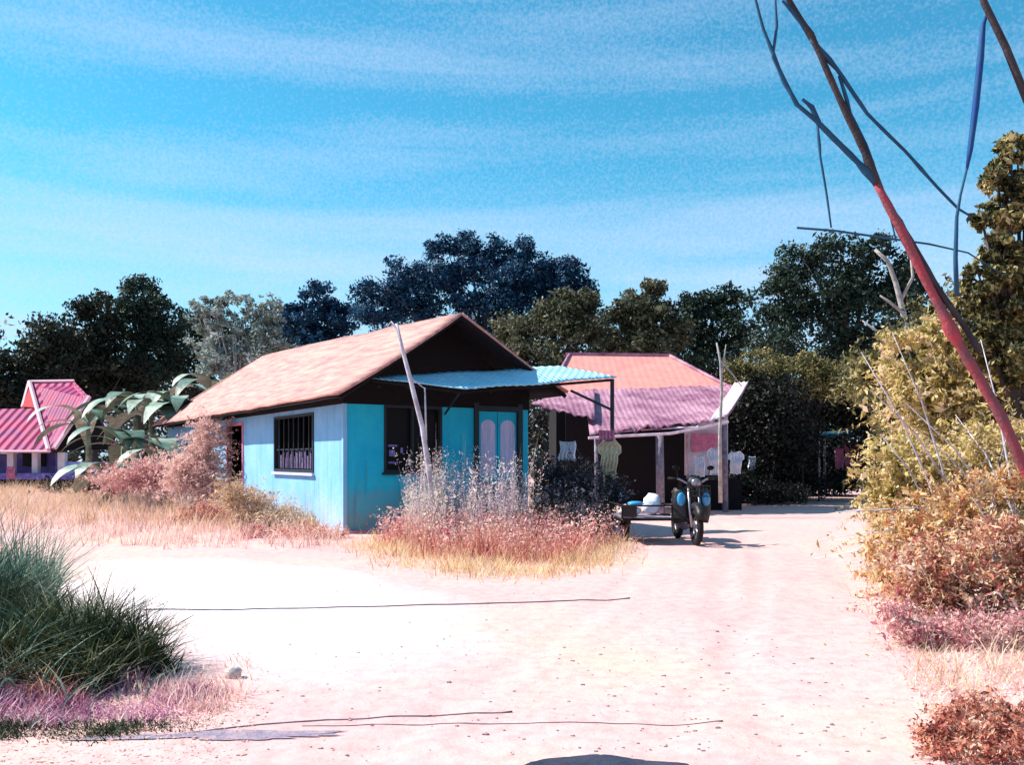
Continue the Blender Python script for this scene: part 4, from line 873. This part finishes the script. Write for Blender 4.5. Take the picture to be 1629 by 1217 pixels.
GM = dict(
 straw=leafmat('straw_grass', [(.42, .22, .12), (.66, .44, .24), (.78, .58, .42), (.84, .68, .56)], .3, .5),
 pinkg=leafmat('pink_grass', [(.52, .26, .24), (.78, .50, .44), (.86, .62, .55), (.88, .74, .60)], .4, .5),
 redg=leafmat('red_weeds', [(.26, .03, .05), (.58, .16, .14), (.74, .40, .30), (.80, .58, .38)], .3, 1.5),
 yelg=leafmat('yellow_grass', [(.50, .20, .12), (.70, .52, .26), (.80, .64, .40), (.84, .68, .56)], .4, 2),
 plume=leafmat('pale_plumes', [(.36, .24, .34), (.62, .50, .58), (.78, .68, .60), (.84, .78, .48)], .4, .9),
 darkg=leafmat('dark_grass', [(.006, .010, .005), (.018, .032, .012), (.07, .09, .03), (.36, .36, .22)], .2, 1.5, pos=[.1, .45, .72, .95]),
 tealg=leafmat('teal_grass', [(.012, .035, .03), (.035, .10, .08), (.12, .24, .19), (.40, .46, .32)], .25, 1.5),
 purpleg=leafmat('purple_weeds', [(.12, .02, .06), (.42, .10, .26), (.66, .36, .46), (.82, .66, .64)], .25, 2.5),
 navy=leafmat('navy_weeds', [(.005, .008, .008), (.012, .018, .02), (.035, .04, .06), (.16, .16, .24)], .2, 2))
def U(n, a, b): return rng.uniform(a, b, n)
# bank left of the house
bank = [(20, 852), (130, 868), (300, 876), (420, 874), (520, 872), (548, 852), (470, 815), (420, 790), (300, 778), (150, 775), (-60, 775), (-80, 840)]
c = tuft(gpts(bank, 2600), 12, .12)
tag(blades('dry_grass', c, U(len(c), .10, .42), U(len(c), .1, .8), U(len(c), .010, .024), GM['pinkg']), 'pink and straw coloured dry grass on the bank left of the blue house', 'grass', kind='stuff')
c = tuft(gpts([(0, 835), (200, 840), (360, 850), (500, 850), (400, 795), (280, 782), (100, 778), (-40, 780)], 800), 12, .2)
tag(blades('straw_grass', c, U(len(c), .25, .75), U(len(c), .1, .7), U(len(c), .012, .026), GM['straw']), 'taller straw coloured grass at the foot of the side wall', 'grass', kind='stuff')
# the taller heaps of creeper against the side wall and left of it
def weedbush(Y, blobs, n, size, m, label, group=None):
    spray_shrub('weed_bush', Y, blobs, max(60, n//22), 22, size, m, M['whitestick'] if m not in (GM['navy'], LM['shade']) else M['bark'], label, 'shrub', group, wst=.008, L0=(.6, 1.5))
GW = 'dry weed bushes by the side wall'
weedbush(24, [(330, 700, 30, 34), (320, 740, 44, 40), (350, 775, 36, 30), (300, 770, 50, 30), (325, 678, 32, 18), (290, 740, 30, 24)], 22000, .085, GM['pinkg'], 'pink dry creeper heaped up to the eave against the side wall', group=GW)
weedbush(25, [(220, 748, 44, 24), (180, 765, 40, 20), (260, 750, 36, 34), (240, 770, 60, 18)], 14000, .08, LM['pink'], 'rosy weed bush between the banana plants and the pink creeper', group=GW)
weedbush(20, [(340, 808, 30, 24), (350, 830, 36, 18), (310, 820, 30, 20)], 4000, .07, GM['redg'], 'small red weed bush in the middle of the left bank', group=GW)
weedbush(19, [(400, 795, 40, 26), (450, 822, 44, 20), (505, 842, 40, 16), (370, 785, 30, 26), (420, 830, 60, 20)], 16000, .06, GM['straw'], 'straw yellow weed bush under the side window', group=GW)
weedbush(16.6, [(470, 858, 50, 9), (520, 862, 36, 9), (410, 855, 40, 9)], 3500, .05, GM['redg'], 'low dark red weeds at the foot of the blue house corner', group=GW)
weedbush(33, [(150, 770, 44, 16), (190, 755, 22, 20), (90, 776, 40, 12)], 4000, .1, LM['shade'], 'dark weed bush under the blue low wall of the far left house')
# weeds in front of the house
front = [(560, 868), (640, 900), (740, 920), (850, 922), (930, 908), (985, 888), (978, 862), (900, 850), (780, 845), (640, 850)]
c = tuft(gpts(front, 1100), 12, .28)
tag(blades('yellow_grass', c, U(len(c), .05, .30), U(len(c), .2, 1.1), U(len(c), .008, .018), GM['yelg']), 'low yellow grass edging the road before the blue house', 'grass', kind='stuff')
c = tuft(gpts([(610, 866), (700, 893), (850, 900), (930, 890), (985, 866), (940, 856), (850, 850), (640, 850)], 420), 12, .13)
tag(blades('red_weeds', c, U(len(c), .15, .62), U(len(c), .05, .7), U(len(c), .012, .026), GM['redg']), 'red brown weeds in front of the pale plumes', 'weeds', kind='stuff')
c = gpts([(600, 868), (700, 890), (860, 897), (985, 878), (960, 856), (640, 852)], 260); c = np.repeat(c, 45, 0)+rng.normal(size=(260*45, 3))*np.array([.09, .09, .09]); c[:, 2] += U(len(c), .05, .55)
V, Q = leaves(c, .05, .6); tag(npmesh('weed_leaves', V, Q, LM['pink']), 'small pinkish leaves among the red weeds before the house', 'weeds', kind='stuff')
# tall plumes
def plumes(poly, n, h0, h1, m, name, label, head=True):
    b = gpts(poly, n); V = []; st = []
    hs = U(n, h0, h1); az = U(n, 0, 6.283); le = U(n, .02, .22)
    tag(blades(name, np.repeat(b, 3, 0)+rng.normal(size=(3*n, 3))*np.array([.03, .03, 0]), np.repeat(hs, 3)*U(3*n, .6, 1), np.repeat(le, 3), U(3*n, .010, .02), m, None, dirn=np.repeat(az, 3)), label, 'weeds', kind='stuff')
    if head:
        C = []
        for i in range(n):
            k = 34; t = U(k, .45, 1.02); d = np.array([math.cos(az[i]), math.sin(az[i]), 0])
            q = b[i]+d*(hs[i]*le[i]*t**1.6)[:, None]+np.array([0, 0, 1])*(hs[i]*t*.97)[:, None]+rng.normal(size=(k, 3))*.035; C.append(q)
        V, Q = leaves(np.concatenate(C), .06, .35, -.8); o = npmesh(name+'_heads', V, Q, m); tag(o, 'feathery heads of the '+label, 'weeds', kind='stuff')
plumes([(640, 864), (700, 874), (800, 876), (850, 866), (830, 851), (760, 848), (690, 850), (645, 853)], 260, .7, 1.75, GM['plume'], 'pale_plumes', 'tall pale mauve and straw weeds before the front door')
plumes([(850, 866), (930, 872), (970, 866), (970, 852), (900, 846), (850, 850)], 170, .5, 1.15, GM['navy'], 'dark_weeds', 'dark purplish weeds under the awning beside the motorcycle')
weedbush(17.2, [(880, 755, 34, 36), (930, 765, 40, 38), (975, 785, 26, 36), (905, 815, 50, 26), (955, 820, 36, 24), (860, 790, 24, 36)], 15000, .06, GM['navy'], 'dark purple bush under the awning left of the motorcycle')
weedbush(15.9, [(950, 842, 22, 18), (966, 850, 12, 12)], 1800, .05, GM['navy'], 'small dark weed bush nearest the outer sidecar wheel')

# left foreground clump
def near_clump():
    a = [(-80, 1010), (60, 1040), (150, 1060), (230, 1090), (320, 1120), (300, 1140), (150, 1150), (-100, 1160)]
    root = empty('grass_clump', G(40, 1080), label='big dark green grass clump in the left foreground with purple weeds at its foot', cat='grass clump')
    B = np.array(root.location[:])
    def put(name, poly, nt, k, sp, h, le, w, m):
        c = tuft(gpts(poly, nt), k, sp); f = np.clip(1.15-(c[:, 0]-G(0, 1080).x)/1.25*.55, .35, 1.1)
        n = len(c); blades(name, c-B, U(n, *h)*f, U(n, *le), U(n, *w), m, root, seg=5)
    put('green_blades', [(-160, 1020), (60, 1030), (170, 1045), (260, 1070), (270, 1095), (120, 1105), (-200, 1110)], 80, 110, .075, (.20, .66), (.2, 1.35), (.010, .028), GM['darkg'])
    put('teal_blades', [(-200, 950), (20, 955), (70, 985), (50, 1020), (-220, 1020)], 70, 80, .09, (.35, .95), (.1, .9), (.010, .026), GM['tealg'])
    put('purple_weeds', [(-200, 1100), (100, 1090), (270, 1085), (345, 1105), (340, 1145), (150, 1150), (-200, 1150)], 170, 46, .07, (.05, .26), (.3, 1.2), (.006, .015), GM['purpleg'])
    c = gpts([(-200, 1000), (40, 1020), (140, 1060), (180, 1100), (-200, 1110)], 150); c = np.repeat(c, 40, 0)+rng.normal(size=(6000, 3))*np.array([.1, .1, .05]); c[:, 2] += U(6000, .03, .3)
    V, Q = leaves(c-B, .05, .35); npmesh('inner_leaves', V, Q, GM['darkg'], root)
    put('pale_blades', [(-160, 1020), (60, 1030), (200, 1060), (300, 1110), (120, 1140), (-200, 1140)], 60, 7, .10, (.35, .75), (.5, 1.5), (.010, .020), GM['tealg'])
    put('dry_blades', [(-160, 1080), (90, 1080), (150, 1120), (-160, 1130)], 50, 26, .08, (.15, .42), (.4, 1.4), (.006, .016), GM['redg'])
    put('low_dark_grass', [(-200, 1148), (100, 1150), (330, 1142), (340, 1158), (180, 1172), (-200, 1178)], 130, 46, .06, (.03, .12), (.3, 1.3), (.006, .013), GM['darkg'])  # dark blades added to paint the shadow band below the clump
    c = gpts([(200, 1090), (330, 1090), (400, 1110), (360, 1140), (200, 1130)], 90); c = np.repeat(c, 12, 0)+rng.normal(size=(1080, 3))*.04
    n = len(c); blades('straw_fringe', c-B, U(n, .05, .2), U(n, .3, 1), U(n, .005, .010), GM['pinkg'], root)
near_clump()
# sparse dry tufts on the road verges
c = tuft(gpts([(160, 900), (330, 1000), (420, 1060), (340, 1100), (250, 1010), (100, 920)], 60), 14, .08)
tag(blades('verge_grass', c, U(len(c), .03, .12), U(len(c), .3, 1), U(len(c), .004, .009), GM['straw']), 'thin dry grass along the left road edge', 'grass', kind='stuff')
c = tuft(gpts([(1370, 900), (1450, 1080), (1629, 1130), (1800, 1100), (1800, 850), (1500, 800), (1420, 800)], 700), 14, .1)
tag(blades('bank_grass', c, U(len(c), .06, .3), U(len(c), .2, .9), U(len(c), .006, .014), GM['yelg']), 'yellow dry grass under the shrubs of the right bank', 'grass', kind='stuff')

def litter(poly, n, size, m, label, pw=1):
    c = gpts(poly, n); c[:, 2] += .018; V, Q = leaves(c, size, .5); 
    Z = V[:, 2]; c2 = np.repeat(c[:, 2], 4); V[:, 2] = c2+(Z-c2)*.35
    tag(npmesh('leaf_litter', V, Q, m), label, 'litter', kind='stuff')
litter([(1400, 960), (1440, 1080), (1500, 1217), (1900, 1217), (1800, 950)], 3800, .035, LM['pink'], 'pink dry leaf litter on the ground of the lower right corner')
litter([(1290, 880), (1300, 1080), (1420, 1217), (1700, 1217), (1700, 900), (1400, 840)], 1500, .026, LM['yellow'], 'sparse yellow leaf litter on the right edge of the road')
litter([(250, 950), (560, 930), (1100, 1000), (1300, 1217), (300, 1217), (420, 1100)], 500, .02, GM['redg'], 'few fallen leaves on the open dirt')
litter([(0, 1120), (330, 1090), (430, 1130), (380, 1217), (0, 1217)], 1500, .028, GM['pinkg'], 'dry pink litter at the foot of the left clump')

c = tuft(gpts([(1400, 985), (1430, 1060), (1470, 1130), (1560, 1130), (1900, 1150), (1900, 980)], 420), 16, .09)
tag(blades('verge_grass', c, U(len(c), .03, .16), U(len(c), .4, 1.3), U(len(c), .004, .010), GM['pinkg']), 'short pinkish dry grass below the right bank', 'grass', kind='stuff')
c = tuft(gpts([(1385, 820), (1400, 900), (1420, 980), (1500, 990), (1480, 820)], 420), 16, .10)
tag(blades('straw_grass', c, U(len(c), .10, .45), U(len(c), .3, 1.2), U(len(c), .006, .013), GM['yelg']), 'straw grass spilling from the right bank onto the road', 'grass', kind='stuff')
